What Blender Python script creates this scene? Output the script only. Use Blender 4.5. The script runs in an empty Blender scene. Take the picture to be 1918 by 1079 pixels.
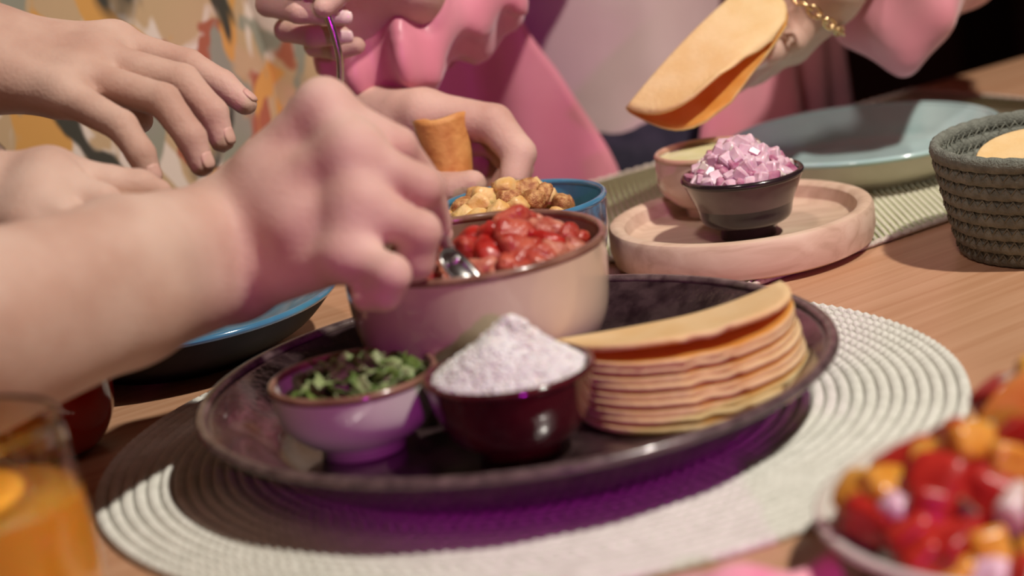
import bpy, math, random
import numpy as np
from mathutils import Vector, Matrix

# ------------------------------------------------------------------ camera, world, lights, exposure
SC = bpy.context.scene
COL = SC.collection
W_, H_, F_ = 1918.0, 1079.0, 4000.0
CAM = np.array([0.0039, -1.0232, 0.3478])
PITCH, ROLL = math.radians(14.78), math.radians(8.0)
_fw = np.array([0, math.cos(PITCH), -math.sin(PITCH)])
_up = np.array([0, math.sin(PITCH), math.cos(PITCH)])
_rt = np.array([1.0, 0, 0])
CR = _rt*math.cos(ROLL) - _up*math.sin(ROLL)
CU = _up*math.cos(ROLL) + _rt*math.sin(ROLL)
cam = bpy.data.cameras.new('camera')
cam.sensor_width = 36.0
cam.lens = 36.0*F_/W_
cam.clip_start = 0.02
cam.dof.use_dof = True
cam.dof.focus_distance = 1.25
cam.dof.aperture_fstop = 4.4
camo = bpy.data.objects.new('camera', cam)
COL.objects.link(camo)
M = Matrix(((CR[0], CU[0], -_fw[0], CAM[0]), (CR[1], CU[1], -_fw[1], CAM[1]), (CR[2], CU[2], -_fw[2], CAM[2]), (0, 0, 0, 1)))
camo.matrix_world = M
SC.camera = camo
SC.view_settings.view_transform = 'Standard'
SC.view_settings.look = 'None'
SC.view_settings.gamma = 1.0
SC.view_settings.use_curve_mapping = False
SC.view_settings.exposure = -0.08

world = bpy.data.worlds.new('world')
SC.world = world
world.use_nodes = True
wb = world.node_tree.nodes['Background']
wb.inputs[0].default_value = (1.0, 0.48, 0.42, 1)
wb.inputs[1].default_value = 0.035

def light(name, kind, loc, target, energy, color, **kw):
    l = bpy.data.lights.new(name, kind)
    l.energy = energy
    l.color = color
    for k, v in kw.items():
        setattr(l, k, v)
    o = bpy.data.objects.new(name, l)
    COL.objects.link(o)
    o.location = loc
    d = Vector(target) - Vector(loc)
    o.rotation_euler = d.to_track_quat('-Z', 'Y').to_euler()
    return o

# overhead warm-white dining lamp, a little to the right of the platter
light('pendant_key', 'SPOT', (1.22, -0.70, 2.28), (0.06, 0.15, 0.0), 305, (1.0, 0.92, 0.82), spot_size=math.radians(60), spot_blend=0.5, shadow_soft_size=0.06)
# added soft fill for the guests' fronts, no real lamp, high on the left
light('room_fill', 'AREA', (-0.7, -1.4, 2.1), (0.1, 0.6, 0.0), 3.2, (1.0, 0.56, 0.50), shape='DISK', size=0.9)
# added fill spot without a fixture, front left, brightens guests and far table
light('guest_fill', 'SPOT', (-0.25, -0.75, 2.0), (0.20, 0.70, 0.10), 62, (1.0, 0.84, 0.80), spot_size=math.radians(34), spot_blend=0.7, shadow_soft_size=0.12)
# violet party spot from the right in front of the table
light('violet_spot', 'SPOT', (0.36, -1.50, 0.42), (0.07, -0.05, 0.09), 18, (1.0, 0.02, 0.88), spot_size=math.radians(14.4), spot_blend=0.10, shadow_soft_size=0.03)

# ------------------------------------------------------------------ helpers
def at(px, py, t):
    """world point seen at photo pixel (px,py) at depth t metres in front of the lens"""
    return CAM + t*(_fw + CR*(px - W_/2)/F_ - CU*(py - H_/2)/F_)

def atz(px, py, z):
    d = _fw + CR*(px - W_/2)/F_ - CU*(py - H_/2)/F_
    return CAM + d*((z - CAM[2])/d[2])

TU = np.array([math.cos(math.radians(33)), math.sin(math.radians(33)), 0])   # along the table
TV = np.array([-TU[1], TU[0], 0])                                             # across the table

rng = random.Random(7)
nrng = np.random.default_rng(5)

def mesh_obj(name, verts, faces, mat=None, parent=None, smooth=True, loc=None, sharp=None):
    me = bpy.data.meshes.new(name)
    me.from_pydata([tuple(v) for v in verts], [], [tuple(f) for f in faces])
    me.update()
    if smooth:
        me.polygons.foreach_set('use_smooth', [True]*len(me.polygons))
        if sharp:
            me.set_sharp_from_angle(angle=math.radians(sharp))
    if mat:
        me.materials.append(mat)
    return link(name, me, parent, loc)

def link(name, me, parent=None, loc=None):
    o = bpy.data.objects.new(name, me)
    COL.objects.link(o)
    if parent is not None:
        o.parent = parent
    if loc is not None:
        o.location = tuple(loc)
    return o

def tag(o, label, cat, group=None):
    o['label'] = label
    o['category'] = cat
    if group:
        o['group'] = group
    return o

def empty(name, loc, label, cat, group=None):
    o = bpy.data.objects.new(name, None)
    COL.objects.link(o)
    o.location = tuple(loc)
    o.empty_display_size = 0.02
    return tag(o, label, cat, group)

def lathe(profile, seg=72, wob=None):
    """revolve a list of (r,z); r==0 ends become poles"""
    V, Fc = [], []
    rings = []
    for r, z in profile:
        if r <= 1e-6:
            rings.append([len(V)])
            V.append((0, 0, z))
        else:
            ring = []
            for i in range(seg):
                a = 2*math.pi*i/seg
                rr = r*(1 + (wob(a, z) if wob else 0))
                ring.append(len(V))
                V.append((rr*math.cos(a), rr*math.sin(a), z))
            rings.append(ring)
    for a, b in zip(rings[:-1], rings[1:]):
        if len(a) == 1 and len(b) == 1:
            continue
        for i in range(seg):
            j = (i+1) % seg
            if len(a) == 1:
                Fc.append((a[0], b[j], b[i]))
            elif len(b) == 1:
                Fc.append((a[i], a[j], b[0]))
            else:
                Fc.append((a[i], a[j], b[j], b[i]))
    return V, Fc

def smooth_profile(pts, n=4):
    """Catmull-Rom through profile points"""
    P = [np.array(p, float) for p in pts]
    out = []
    for i in range(len(P)-1):
        p0, p1, p2, p3 = P[max(i-1, 0)], P[i], P[i+1], P[min(i+2, len(P)-1)]
        for k in range(n):
            t = k/n
            q = 0.5*((2*p1) + (-p0+p2)*t + (2*p0-5*p1+4*p2-p3)*t*t + (-p0+3*p1-3*p2+p3)*t**3)
            out.append(tuple(q))
    out.append(tuple(P[-1]))
    return [(max(q[0], 0), q[1]) for q in out]

def tube(pts, radii, seg=10, cap=True):
    P = [np.array(p, float) for p in pts]
    V, Fc = [], []
    n = len(P)
    if not hasattr(radii, '__len__'):
        radii = [radii]*n
    ref = np.array([0.13, 0.27, 0.95])
    for i in range(n):
        d = P[min(i+1, n-1)] - P[max(i-1, 0)]
        d = d/ (np.linalg.norm(d)+1e-12)
        x = np.cross(ref, d)
        if np.linalg.norm(x) < .1:
            x = np.cross(np.array([1.0, 0, 0]), d)
        x /= np.linalg.norm(x)
        y = np.cross(d, x)
        for k in range(seg):
            a = 2*math.pi*k/seg
            V.append(P[i] + radii[i]*(x*math.cos(a) + y*math.sin(a)))
    for i in range(n-1):
        for k in range(seg):
            j = (k+1) % seg
            Fc.append((i*seg+k, i*seg+j, (i+1)*seg+j, (i+1)*seg+k))
    if cap:
        Fc.append(tuple(range(seg-1, -1, -1)))
        Fc.append(tuple((n-1)*seg+k for k in range(seg)))
    return V, Fc

def crom(pts, n=6):
    P = [np.array(p, float) for p in pts]
    out = []
    for i in range(len(P)-1):
        p0, p1, p2, p3 = P[max(i-1, 0)], P[i], P[i+1], P[min(i+2, len(P)-1)]
        for k in range(n):
            t = k/n
            out.append(0.5*((2*p1) + (-p0+p2)*t + (2*p0-5*p1+4*p2-p3)*t*t + (-p0+3*p1-3*p2+p3)*t**3))
    out.append(P[-1])
    return out

def join(parts):
    V, Fc = [], []
    for v, f in parts:
        o = len(V)
        V.extend(v)
        Fc.extend([tuple(i+o for i in q) for q in f])
    return V, Fc

def box(x0, x1, y0, y1, z0, z1):
    V = [(x0, y0, z0), (x1, y0, z0), (x1, y1, z0), (x0, y1, z0), (x0, y0, z1), (x1, y0, z1), (x1, y1, z1), (x0, y1, z1)]
    return V, [(3, 2, 1, 0), (4, 5, 6, 7), (0, 1, 5, 4), (1, 2, 6, 5), (2, 3, 7, 6), (3, 0, 4, 7)]

def sheet(G, th, wrap=False):
    """solid sheet of thickness th from a grid of points G[rows][cols]"""
    G = np.array(G, float)
    nr, nc = G.shape[:2]
    du = np.gradient(G, axis=1)
    dv = np.gradient(G, axis=0)
    N = np.cross(du, dv)
    N /= (np.linalg.norm(N, axis=2, keepdims=True)+1e-12)
    A = (G + N*th/2).reshape(-1, 3)
    B = (G - N*th/2).reshape(-1, 3)
    V = np.vstack([A, B])
    m = nr*nc
    Fc = []
    idx = lambda i, j: i*nc + j
    for i in range(nr-1):
        for j in range(nc-1):
            Fc.append((idx(i, j), idx(i, j+1), idx(i+1, j+1), idx(i+1, j)))
            Fc.append((m+idx(i+1, j), m+idx(i+1, j+1), m+idx(i, j+1), m+idx(i, j)))
    edge = [idx(0, j) for j in range(nc)] + [idx(i, nc-1) for i in range(1, nr)] + [idx(nr-1, j) for j in range(nc-2, -1, -1)] + [idx(i, 0) for i in range(nr-2, 0, -1)]
    for a, b in zip(edge, edge[1:]+edge[:1]):
        Fc.append((a, m+a, m+b, b))
    return V, Fc

# ---- signed-distance modelling for bodies and soft cloth
def _smin(a, b, k):
    h = np.maximum(k-np.abs(a-b), 0)/k
    return np.minimum(a, b) - h*h*k*0.25

def sdf_mesh(core, limbs, res, k_limb=0.006, disp=None, pad=0.02):
    """core: list of (A,B,ra,rb,k); limbs: list of chains of (A,B,ra,rb). Surface nets of the blended field."""
    allp = [(np.array(p[0], float), np.array(p[1], float), p[2], p[3]) for p in core]
    for L in limbs:
        allp += [(np.array(p[0], float), np.array(p[1], float), p[2], p[3]) for p in L]
    lo = np.min([np.minimum(a-ra, b-rb) for a, b, ra, rb in allp], axis=0) - pad
    hi = np.max([np.maximum(a+ra, b+rb) for a, b, ra, rb in allp], axis=0) + pad
    n = np.ceil((hi-lo)/res).astype(int)+1
    BIG = 0.03
    f = np.full(n, BIG, np.float32)
    ax = [lo[i]+res*np.arange(n[i]) for i in range(3)]
    def sub(A, B, ra, rb, ex):
        a = np.floor((np.minimum(A-ra, B-rb)-ex-lo)/res).astype(int)
        b = np.ceil((np.maximum(A+ra, B+rb)+ex-lo)/res).astype(int)+1
        a = np.maximum(a, 0)
        b = np.minimum(b, n)
        return tuple(slice(a[i], b[i]) for i in range(3))
    def dist(s, A, B, ra, rb):
        X = ax[0][s[0]][:, None, None]-A[0]
        Y = ax[1][s[1]][None, :, None]-A[1]
        Z = ax[2][s[2]][None, None, :]-A[2]
        D = B-A
        L2 = float(D@D)+1e-12
        h = np.clip((X*D[0]+Y*D[1]+Z*D[2])/L2, 0, 1)
        return (np.sqrt((X-h*D[0])**2+(Y-h*D[1])**2+(Z-h*D[2])**2) - (ra+h*(rb-ra))).astype(np.float32)
    for p in core:
        A, B = np.array(p[0], float), np.array(p[1], float)
        s = sub(A, B, p[2], p[3], p[4]+3*res)
        f[s] = _smin(f[s], dist(s, A, B, p[2], p[3]), p[4])
    out = f.copy() if limbs else f
    for L in limbs:
        As = np.array([p[0] for p in L]+[p[1] for p in L], float)
        rm = max(max(p[2], p[3]) for p in L)
        s0 = sub(As.min(0), As.max(0), rm, rm, k_limb+3*res)
        g = np.full([q.stop-q.start for q in s0], BIG, np.float32)
        off = np.array([q.start for q in s0])
        for p in L:
            A, B = np.array(p[0], float), np.array(p[1], float)
            s = sub(A, B, p[2], p[3], 3*res+0.002)
            ls = tuple(slice(s[i].start-off[i], s[i].stop-off[i]) for i in range(3))
            g[ls] = _smin(g[ls], dist(s, A, B, p[2], p[3]), 0.0025)
        R = _smin(f[s0], g, k_limb)
        out[s0] = np.minimum(out[s0], R)
    if disp is not None:
        near = np.abs(out) < 0.02
        I = np.argwhere(near)
        P = lo + res*I
        out[near] += disp(P).astype(np.float32)
    return surface_nets(out, lo, res)

def surface_nets(f, lo, res):
    s = f < 0
    c = np.zeros(tuple(np.array(f.shape)-1), np.int8)
    for dx in (0, 1):
        for dy in (0, 1):
            for dz in (0, 1):
                c += s[dx:f.shape[0]-1+dx, dy:f.shape[1]-1+dy, dz:f.shape[2]-1+dz]
    cells = np.argwhere((c > 0) & (c < 8))
    vid = np.full(c.shape, -1, np.int32)
    vid[cells[:, 0], cells[:, 1], cells[:, 2]] = np.arange(len(cells))
    acc = np.zeros((len(cells), 3))
    cnt = np.zeros(len(cells))
    corners = [(x, y, z) for x in (0, 1) for y in (0, 1) for z in (0, 1)]
    vals = {q: f[cells[:, 0]+q[0], cells[:, 1]+q[1], cells[:, 2]+q[2]].astype(float) for q in corners}
    for q in corners:
        for a in range(3):
            if q[a] == 0:
                q2 = list(q)
                q2[a] = 1
                q2 = tuple(q2)
                va, vb = vals[q], vals[q2]
                m = (va < 0) != (vb < 0)
                t = va[m]/(va[m]-vb[m])
                p = np.tile(np.array(q, float), (m.sum(), 1))
                p[:, a] += t
                acc[m] += p
                cnt[m] += 1
    V = lo + res*(cells + acc/cnt[:, None])
    Fc = []
    for a in range(3):
        b, d = (a+1) % 3, (a+2) % 3
        sl0 = [slice(None)]*3
        sl1 = [slice(None)]*3
        sl0[a] = slice(0, -1)
        sl1[a] = slice(1, None)
        s0, s1 = s[tuple(sl0)], s[tuple(sl1)]
        E = np.argwhere(s0 != s1)
        ok = (E[:, b] > 0) & (E[:, d] > 0) & (E[:, b] < f.shape[b]-1) & (E[:, d] < f.shape[d]-1)
        E = E[ok]
        def vv(ob, od):
            q = E.copy()
            q[:, b] += ob
            q[:, d] += od
            return vid[q[:, 0], q[:, 1], q[:, 2]]
        quad = np.stack([vv(-1, -1), vv(0, -1), vv(0, 0), vv(-1, 0)], 1)
        fl = s1[E[:, 0], E[:, 1], E[:, 2]]
        quad[fl] = quad[fl][:, ::-1]
        Fc.append(quad)
    return V, np.vstack(Fc)

# ------------------------------------------------------------------ materials
def new_mat(name):
    m = bpy.data.materials.new(name)
    m.use_nodes = True
    nt = m.node_tree
    return m, nt, nt.nodes['Principled BSDF']

def mat(name, col, col2=None, rough=0.5, scale=40, detail=4, bump=0.0, bscale=None, metallic=0.0, sss=0.0, coat=0.0, spec=0.5, ramp=(0.35, 0.65), stretch=None, trans=0.0, ior=1.45, sheen=0.0, transl=0.0):
    m, nt, b = new_mat(name)
    N, L = nt.nodes, nt.links
    tc = N.new('ShaderNodeTexCoord')
    vec = tc.outputs['Object']
    if stretch:
        mp = N.new('ShaderNodeMapping')
        mp.inputs['Scale'].default_value = stretch
        L.new(vec, mp.inputs['Vector'])
        vec = mp.outputs['Vector']
    nz = N.new('ShaderNodeTexNoise')
    nz.inputs['Scale'].default_value = scale
    nz.inputs['Detail'].default_value = detail
    L.new(vec, nz.inputs['Vector'])
    rp = N.new('ShaderNodeValToRGB')
    rp.color_ramp.elements[0].position = ramp[0]
    rp.color_ramp.elements[1].position = ramp[1]
    if col2 is None:
        col2 = tuple(min(1, c*1.12) for c in col)
    rp.color_ramp.elements[0].color = (*col, 1)
    rp.color_ramp.elements[1].color = (*col2, 1)
    L.new(nz.outputs['Fac'], rp.inputs['Fac'])
    L.new(rp.outputs['Color'], b.inputs['Base Color'])
    b.inputs['Roughness'].default_value = rough
    b.inputs['Metallic'].default_value = metallic
    b.inputs['Specular IOR Level'].default_value = spec
    b.inputs['IOR'].default_value = ior
    if trans:
        b.inputs['Transmission Weight'].default_value = trans
    if coat:
        b.inputs['Coat Weight'].default_value = coat
        b.inputs['Coat Roughness'].default_value = 0.08
    if sheen:
        b.inputs['Sheen Weight'].default_value = sheen
    if sss:
        b.inputs['Subsurface Weight'].default_value = sss
        b.inputs['Subsurface Radius'].default_value = (1.0, 0.35, 0.2)
        b.inputs['Subsurface Scale'].default_value = 0.006
    if transl:
        tl = N.new('ShaderNodeBsdfTranslucent')
        L.new(rp.outputs['Color'], tl.inputs['Color'])
        ms = N.new('ShaderNodeMixShader')
        ms.inputs[0].default_value = transl
        L.new(b.outputs[0], ms.inputs[1])
        L.new(tl.outputs[0], ms.inputs[2])
        L.new(ms.outputs[0], N['Material Output'].inputs['Surface'])
    if bump:
        n2 = N.new('ShaderNodeTexNoise')
        n2.inputs['Scale'].default_value = bscale or scale*4
        n2.inputs['Detail'].default_value = 3
        L.new(vec, n2.inputs['Vector'])
        bp = N.new('ShaderNodeBump')
        bp.inputs['Strength'].default_value = bump
        bp.inputs['Distance'].default_value = 0.002
        L.new(n2.outputs['Fac'], bp.inputs['Height'])
        L.new(bp.outputs['Normal'], b.inputs['Normal'])
    return m

MT = {}
MT['skin_a'] = mat('skin warm', (0.50, 0.30, 0.235), (0.61, 0.41, 0.33), rough=0.62, spec=0.3, scale=26, bump=0.2, bscale=420, sss=0.2)
MT['skin_b'] = mat('skin fair', (0.55, 0.34, 0.27), (0.65, 0.45, 0.37), rough=0.62, spec=0.3, scale=24, bump=0.2, bscale=450, sss=0.2)
MT['nail'] = mat('natural nail', (0.58, 0.34, 0.28), (0.64, 0.40, 0.33), rough=0.4, scale=80, spec=0.3)
MT['nail_pale'] = mat('pale polished nail', (0.80, 0.58, 0.55), (0.86, 0.68, 0.64), rough=0.15, scale=80, coat=0.6)
MT['mat_white'] = mat('white woven cord', (0.66, 0.66, 0.59), (0.76, 0.76, 0.69), rough=0.9, scale=120, bump=0.5, bscale=900)
MT['platter'] = mat('dark brown glaze', (0.016, 0.008, 0.010), (0.055, 0.034, 0.036), rough=0.14, scale=90, detail=6, bump=0.25, bscale=260, coat=0.6)
MT['platter_rim'] = mat('brown grey rim glaze', (0.055, 0.034, 0.036), (0.14, 0.10, 0.095), rough=0.25, scale=120, bump=0.1, coat=0.4)
MT['cream_glaze'] = mat('cream glaze', (0.56, 0.47, 0.33), (0.62, 0.53, 0.39), rough=0.14, scale=20, coat=0.5)
MT['brown_glaze'] = mat('brown inner glaze', (0.17, 0.09, 0.065), (0.25, 0.15, 0.11), rough=0.2, scale=45, coat=0.4)
MT['rim_brown'] = mat('brown glaze rim', (0.16, 0.075, 0.05), (0.27, 0.15, 0.10), rough=0.2, scale=60, coat=0.5)
MT['blue_glaze'] = mat('blue glaze', (0.045, 0.17, 0.28), (0.07, 0.24, 0.37), rough=0.15, scale=30, coat=0.6)
MT['blue_dark'] = mat('speckled blue outside', (0.10, 0.08, 0.10), (0.10, 0.22, 0.34), rough=0.2, scale=120, coat=0.5)
MT['white_glaze'] = mat('white glaze', (0.64, 0.60, 0.54), (0.72, 0.68, 0.62), rough=0.18, scale=25, coat=0.5)
MT['maroon_glaze'] = mat('maroon black glaze', (0.045, 0.006, 0.010), (0.10, 0.012, 0.016), rough=0.12, scale=28, coat=0.7)
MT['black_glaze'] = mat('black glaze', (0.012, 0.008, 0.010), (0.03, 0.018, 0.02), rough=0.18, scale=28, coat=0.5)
MT['tan_upper_wall'] = mat('tan grey upper wall', (0.11, 0.085, 0.065), (0.17, 0.135, 0.105), rough=0.25, scale=28, coat=0.4)
MT['pink_glaze'] = mat('pale pink glaze', (0.62, 0.42, 0.36), (0.70, 0.52, 0.44), rough=0.25, scale=28, coat=0.4)
MT['rim_tan'] = mat('tan glaze rim', (0.46, 0.26, 0.18), (0.56, 0.34, 0.24), rough=0.25, scale=40, coat=0.3)
MT['tortilla_inner_glow'] = mat('tortilla inside glow', (0.80, 0.36, 0.05), (0.86, 0.46, 0.10), rough=0.7, scale=60, bump=0.2, sss=0.0, transl=0.4)  # light coming through the sheet is put into the colour as deeper orange
MT['black_matte'] = mat('matte black stoneware', (0.008, 0.006, 0.006), (0.016, 0.012, 0.011), rough=0.7, scale=40, spec=0.2)
MT['aqua_glaze'] = mat('pale aqua glaze', (0.34, 0.50, 0.50), (0.42, 0.58, 0.57), rough=0.12, scale=18, coat=0.6)
MT['grey_glaze'] = mat('warm grey stoneware', (0.46, 0.42, 0.34), (0.54, 0.50, 0.42), rough=0.4, scale=30)
MT['rope'] = mat('grey green rope', (0.135, 0.145, 0.12), (0.21, 0.225, 0.19), rough=0.9, scale=160, bump=0.7, bscale=800)
MT['rope_stitch'] = mat('dark stitch thread', (0.13, 0.14, 0.115), (0.20, 0.21, 0.17), rough=0.9, scale=160)
MT['tortilla'] = mat('corn tortilla', (0.78, 0.44, 0.15), (0.86, 0.58, 0.26), rough=0.75, scale=55, detail=5, bump=0.35, bscale=330, sss=0.1)
MT['tortilla_pale'] = mat('pale corn tortilla', (0.90, 0.65, 0.31), (0.95, 0.74, 0.41), rough=0.75, scale=55, detail=5, bump=0.35, bscale=330, sss=0.0, transl=0.28)
MT['tortilla_brown'] = mat('toasted tortilla', (0.50, 0.20, 0.05), (0.66, 0.34, 0.10), rough=0.6, scale=70, bump=0.3)
MT['tomato'] = mat('tomato flesh', (0.28, 0.010, 0.008), (0.46, 0.030, 0.018), rough=0.32, scale=70, sss=0.2, bump=0.2, bscale=200)
MT['stew'] = mat('chilli sauce', (0.28, 0.03, 0.015), (0.42, 0.09, 0.05), rough=0.2, scale=90, bump=0.6, bscale=160)
MT['meat'] = mat('stewed meat', (0.36, 0.06, 0.035), (0.58, 0.25, 0.16), rough=0.28, scale=110, detail=6, bump=0.7, bscale=300, sss=0.1)
MT['meat_red'] = mat('chilli coated meat', (0.33, 0.022, 0.014), (0.50, 0.12, 0.07), rough=0.22, scale=130, detail=6, bump=0.7, bscale=300, sss=0.1)
MT['potato'] = mat('roast potato', (0.62, 0.36, 0.10), (0.78, 0.56, 0.25), rough=0.4, scale=90, detail=6, bump=0.3, sss=0.15)
MT['potato_crust'] = mat('browned potato', (0.30, 0.10, 0.03), (0.66, 0.40, 0.15), rough=0.45, scale=260, detail=5, bump=0.5, sss=0.1)
MT['herb'] = mat('chopped green herb', (0.055, 0.11, 0.015), (0.14, 0.22, 0.045), rough=0.5, scale=60)
MT['herb_pale'] = mat('pale chopped herb', (0.20, 0.28, 0.10), (0.34, 0.42, 0.20), rough=0.5, scale=60)
MT['cheese'] = mat('white crumbled cheese', (0.84, 0.81, 0.74), (0.90, 0.87, 0.80), rough=0.7, scale=120, sss=0.3)
MT['onion'] = mat('diced red onion', (0.56, 0.34, 0.42), (0.74, 0.58, 0.62), rough=0.3, scale=110, sss=0.25)
MT['onion_purple'] = mat('purple onion skin side', (0.30, 0.07, 0.15), (0.56, 0.30, 0.38), rough=0.3, scale=160, sss=0.25)
MT['onion_white'] = mat('white onion', (0.60, 0.52, 0.46), (0.72, 0.66, 0.58), rough=0.3, scale=120, sss=0.25)
MT['mango'] = mat('yellow pepper dice', (0.56, 0.24, 0.02), (0.68, 0.36, 0.06), rough=0.25, scale=90, sss=0.25)
MT['cream_sauce'] = mat('pale yellow green sauce', (0.60, 0.58, 0.26), (0.72, 0.70, 0.42), rough=0.25, scale=40)
MT['steel'] = mat('brushed steel', (0.60, 0.58, 0.56), (0.68, 0.66, 0.64), rough=0.22, scale=60, metallic=1.0)
MT['gold'] = mat('gold chain', (0.80, 0.55, 0.25), (0.88, 0.64, 0.34), rough=0.2, scale=60, metallic=1.0)
MT['mat_cream'] = mat('cream cotton rib', (0.68, 0.66, 0.50), (0.76, 0.74, 0.58), rough=0.9, scale=200, bump=0.4, bscale=900)
MT['mat_green'] = mat('pale green cotton base', (0.30, 0.34, 0.15), (0.38, 0.42, 0.20), rough=0.9, scale=200)
MT['mat_edge'] = mat('beige cord hem', (0.52, 0.44, 0.37), (0.62, 0.54, 0.46), rough=0.9, scale=200, bump=0.6, bscale=700)
MT['jacket'] = mat('pink satin jacket', (0.64, 0.22, 0.28), (0.72, 0.30, 0.36), rough=0.38, scale=9, sheen=0.3)
MT['camisole'] = mat('pale mauve top', (0.52, 0.38, 0.38), (0.58, 0.44, 0.44), rough=0.7, scale=12)
MT['jeans'] = mat('dark indigo denim', (0.012, 0.011, 0.025), (0.03, 0.024, 0.045), rough=0.85, scale=60)
MT['shoe'] = mat('white canvas shoe', (0.5, 0.48, 0.45), rough=0.7)
MT['wall'] = mat('dark brown wall paint', (0.020, 0.010, 0.007), (0.030, 0.015, 0.011), rough=0.8, scale=3)
MT['panel'] = mat('dark red brown panel', (0.055, 0.018, 0.012), (0.075, 0.026, 0.018), rough=0.6, scale=6, stretch=(1, 1, 0.1))
MT['juice'] = mat('orange juice', (0.92, 0.38, 0.03), (0.96, 0.46, 0.06), rough=0.3, scale=20, sss=0.6)
MT['red_drink'] = mat('red hibiscus drink', (0.62, 0.015, 0.004), (0.72, 0.03, 0.01), rough=0.1, scale=20, sss=0.2, coat=0.5)
MT['napkin'] = mat('pink paper napkin', (0.70, 0.22, 0.34), (0.78, 0.42, 0.46), rough=0.8, scale=30)

def glass(name, col, rough=0.03):
    m, nt, b = new_mat(name)
    tc = nt.nodes.new('ShaderNodeTexCoord')
    nz = nt.nodes.new('ShaderNodeTexNoise')
    nz.inputs['Scale'].default_value = 15
    mx = nt.nodes.new('ShaderNodeMixRGB')
    mx.inputs[1].default_value = (*col, 1)
    mx.inputs[2].default_value = (*[c*0.97 for c in col], 1)
    nt.links.new(tc.outputs['Object'], nz.inputs['Vector'])
    nt.links.new(nz.outputs['Fac'], mx.inputs[0])
    nt.links.new(mx.outputs[0], b.inputs['Base Color'])
    b.inputs['Transmission Weight'].default_value = 1.0
    b.inputs['Roughness'].default_value = rough
    b.inputs['IOR'].default_value = 1.45
    return m
MT['glass'] = glass('clear glass', (0.98, 0.97, 0.95))

def wood(name, c1, c2, c3, sx, sy, rough=0.4, coat=0.15):
    m, nt, b = new_mat(name)
    N, L = nt.nodes, nt.links
    tc = N.new('ShaderNodeTexCoord')
    mp = N.new('ShaderNodeMapping')
    mp.inputs['Scale'].default_value = (sx, sy, sy)
    L.new(tc.outputs['Object'], mp.inputs['Vector'])
    n1 = N.new('ShaderNodeTexNoise')
    n1.inputs['Scale'].default_value = 3.0
    n1.inputs['Detail'].default_value = 8
    n1.inputs['Distortion'].default_value = 0.6
    L.new(mp.outputs['Vector'], n1.inputs['Vector'])
    r = N.new('ShaderNodeValToRGB')
    r.color_ramp.elements[0].position = 0.30
    r.color_ramp.elements[0].color = (*c1, 1)
    r.color_ramp.elements[1].position = 0.72
    r.color_ramp.elements[1].color = (*c3, 1)
    e = r.color_ramp.elements.new(0.5)
    e.color = (*c2, 1)
    L.new(n1.outputs['Fac'], r.inputs['Fac'])
    L.new(r.outputs['Color'], b.inputs['Base Color'])
    b.inputs['Roughness'].default_value = rough
    b.inputs['Coat Weight'].default_value = coat
    b.inputs['Coat Roughness'].default_value = 0.3
    bp = N.new('ShaderNodeBump')
    bp.inputs['Strength'].default_value = 0.15
    bp.inputs['Distance'].default_value = 0.001
    L.new(n1.outputs['Fac'], bp.inputs['Height'])
    L.new(bp.outputs['Normal'], b.inputs['Normal'])
    return m
MT['wood'] = wood('oiled table wood', (0.44, 0.225, 0.12), (0.51, 0.285, 0.165), (0.56, 0.33, 0.20), 1.4, 42)
MT['tray_wood'] = wood('pale tray wood', (0.50, 0.35, 0.245), (0.60, 0.44, 0.32), (0.66, 0.51, 0.38), 6, 40, rough=0.6, coat=0)
MT['floor_wood'] = wood('dark floor boards', (0.03, 0.015, 0.01), (0.05, 0.024, 0.015), (0.06, 0.03, 0.02), 1, 8, rough=0.6)

def shirt_mat():
    m, nt, b = new_mat('beige shirt with painted print')
    N, L = nt.nodes, nt.links
    tc = N.new('ShaderNodeTexCoord')
    base = (0.50, 0.35, 0.20, 1)
    prev = None
    specs = [((0.70, 0.60, 0.52, 1), 17, 0.53, 0.57, 1.3), ((0.36, 0.11, 0.06, 1), 19, 0.58, 0.61, 4.1), ((0.60, 0.31, 0.08, 1), 15, 0.56, 0.60, 7.7),
             ((0.27, 0.27, 0.21, 1), 15, 0.55, 0.59, 11.9), ((0.045, 0.042, 0.03, 1), 11, 0.585, 0.62, 17.3)]
    for col, sc, a, c, off in specs:
        mp = N.new('ShaderNodeMapping')
        mp.inputs['Location'].default_value = (off, off*0.7, off*1.3)
        mp.inputs['Scale'].default_value = (1.6, 1.6, 1.0)
        mp.inputs['Rotation'].default_value = (0, 0.5*math.sin(off), 0)
        L.new(tc.outputs['Object'], mp.inputs['Vector'])
        nz = N.new('ShaderNodeTexNoise')
        nz.inputs['Scale'].default_value = sc
        nz.inputs['Detail'].default_value = 2.5
        nz.inputs['Distortion'].default_value = 0.5
        L.new(mp.outputs['Vector'], nz.inputs['Vector'])
        rp = N.new('ShaderNodeValToRGB')
        rp.color_ramp.elements[0].position = a
        rp.color_ramp.elements[1].position = c
        L.new(nz.outputs['Fac'], rp.inputs['Fac'])
        mx = N.new('ShaderNodeMixRGB')
        L.new(rp.outputs['Color'], mx.inputs[0])
        if prev is None:
            mx.inputs[1].default_value = base
        else:
            L.new(prev, mx.inputs[1])
        mx.inputs[2].default_value = col
        prev = mx.outputs[0]
    L.new(prev, b.inputs['Base Color'])
    b.inputs['Roughness'].default_value = 0.85
    return m
MT['shirt'] = shirt_mat()

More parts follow.
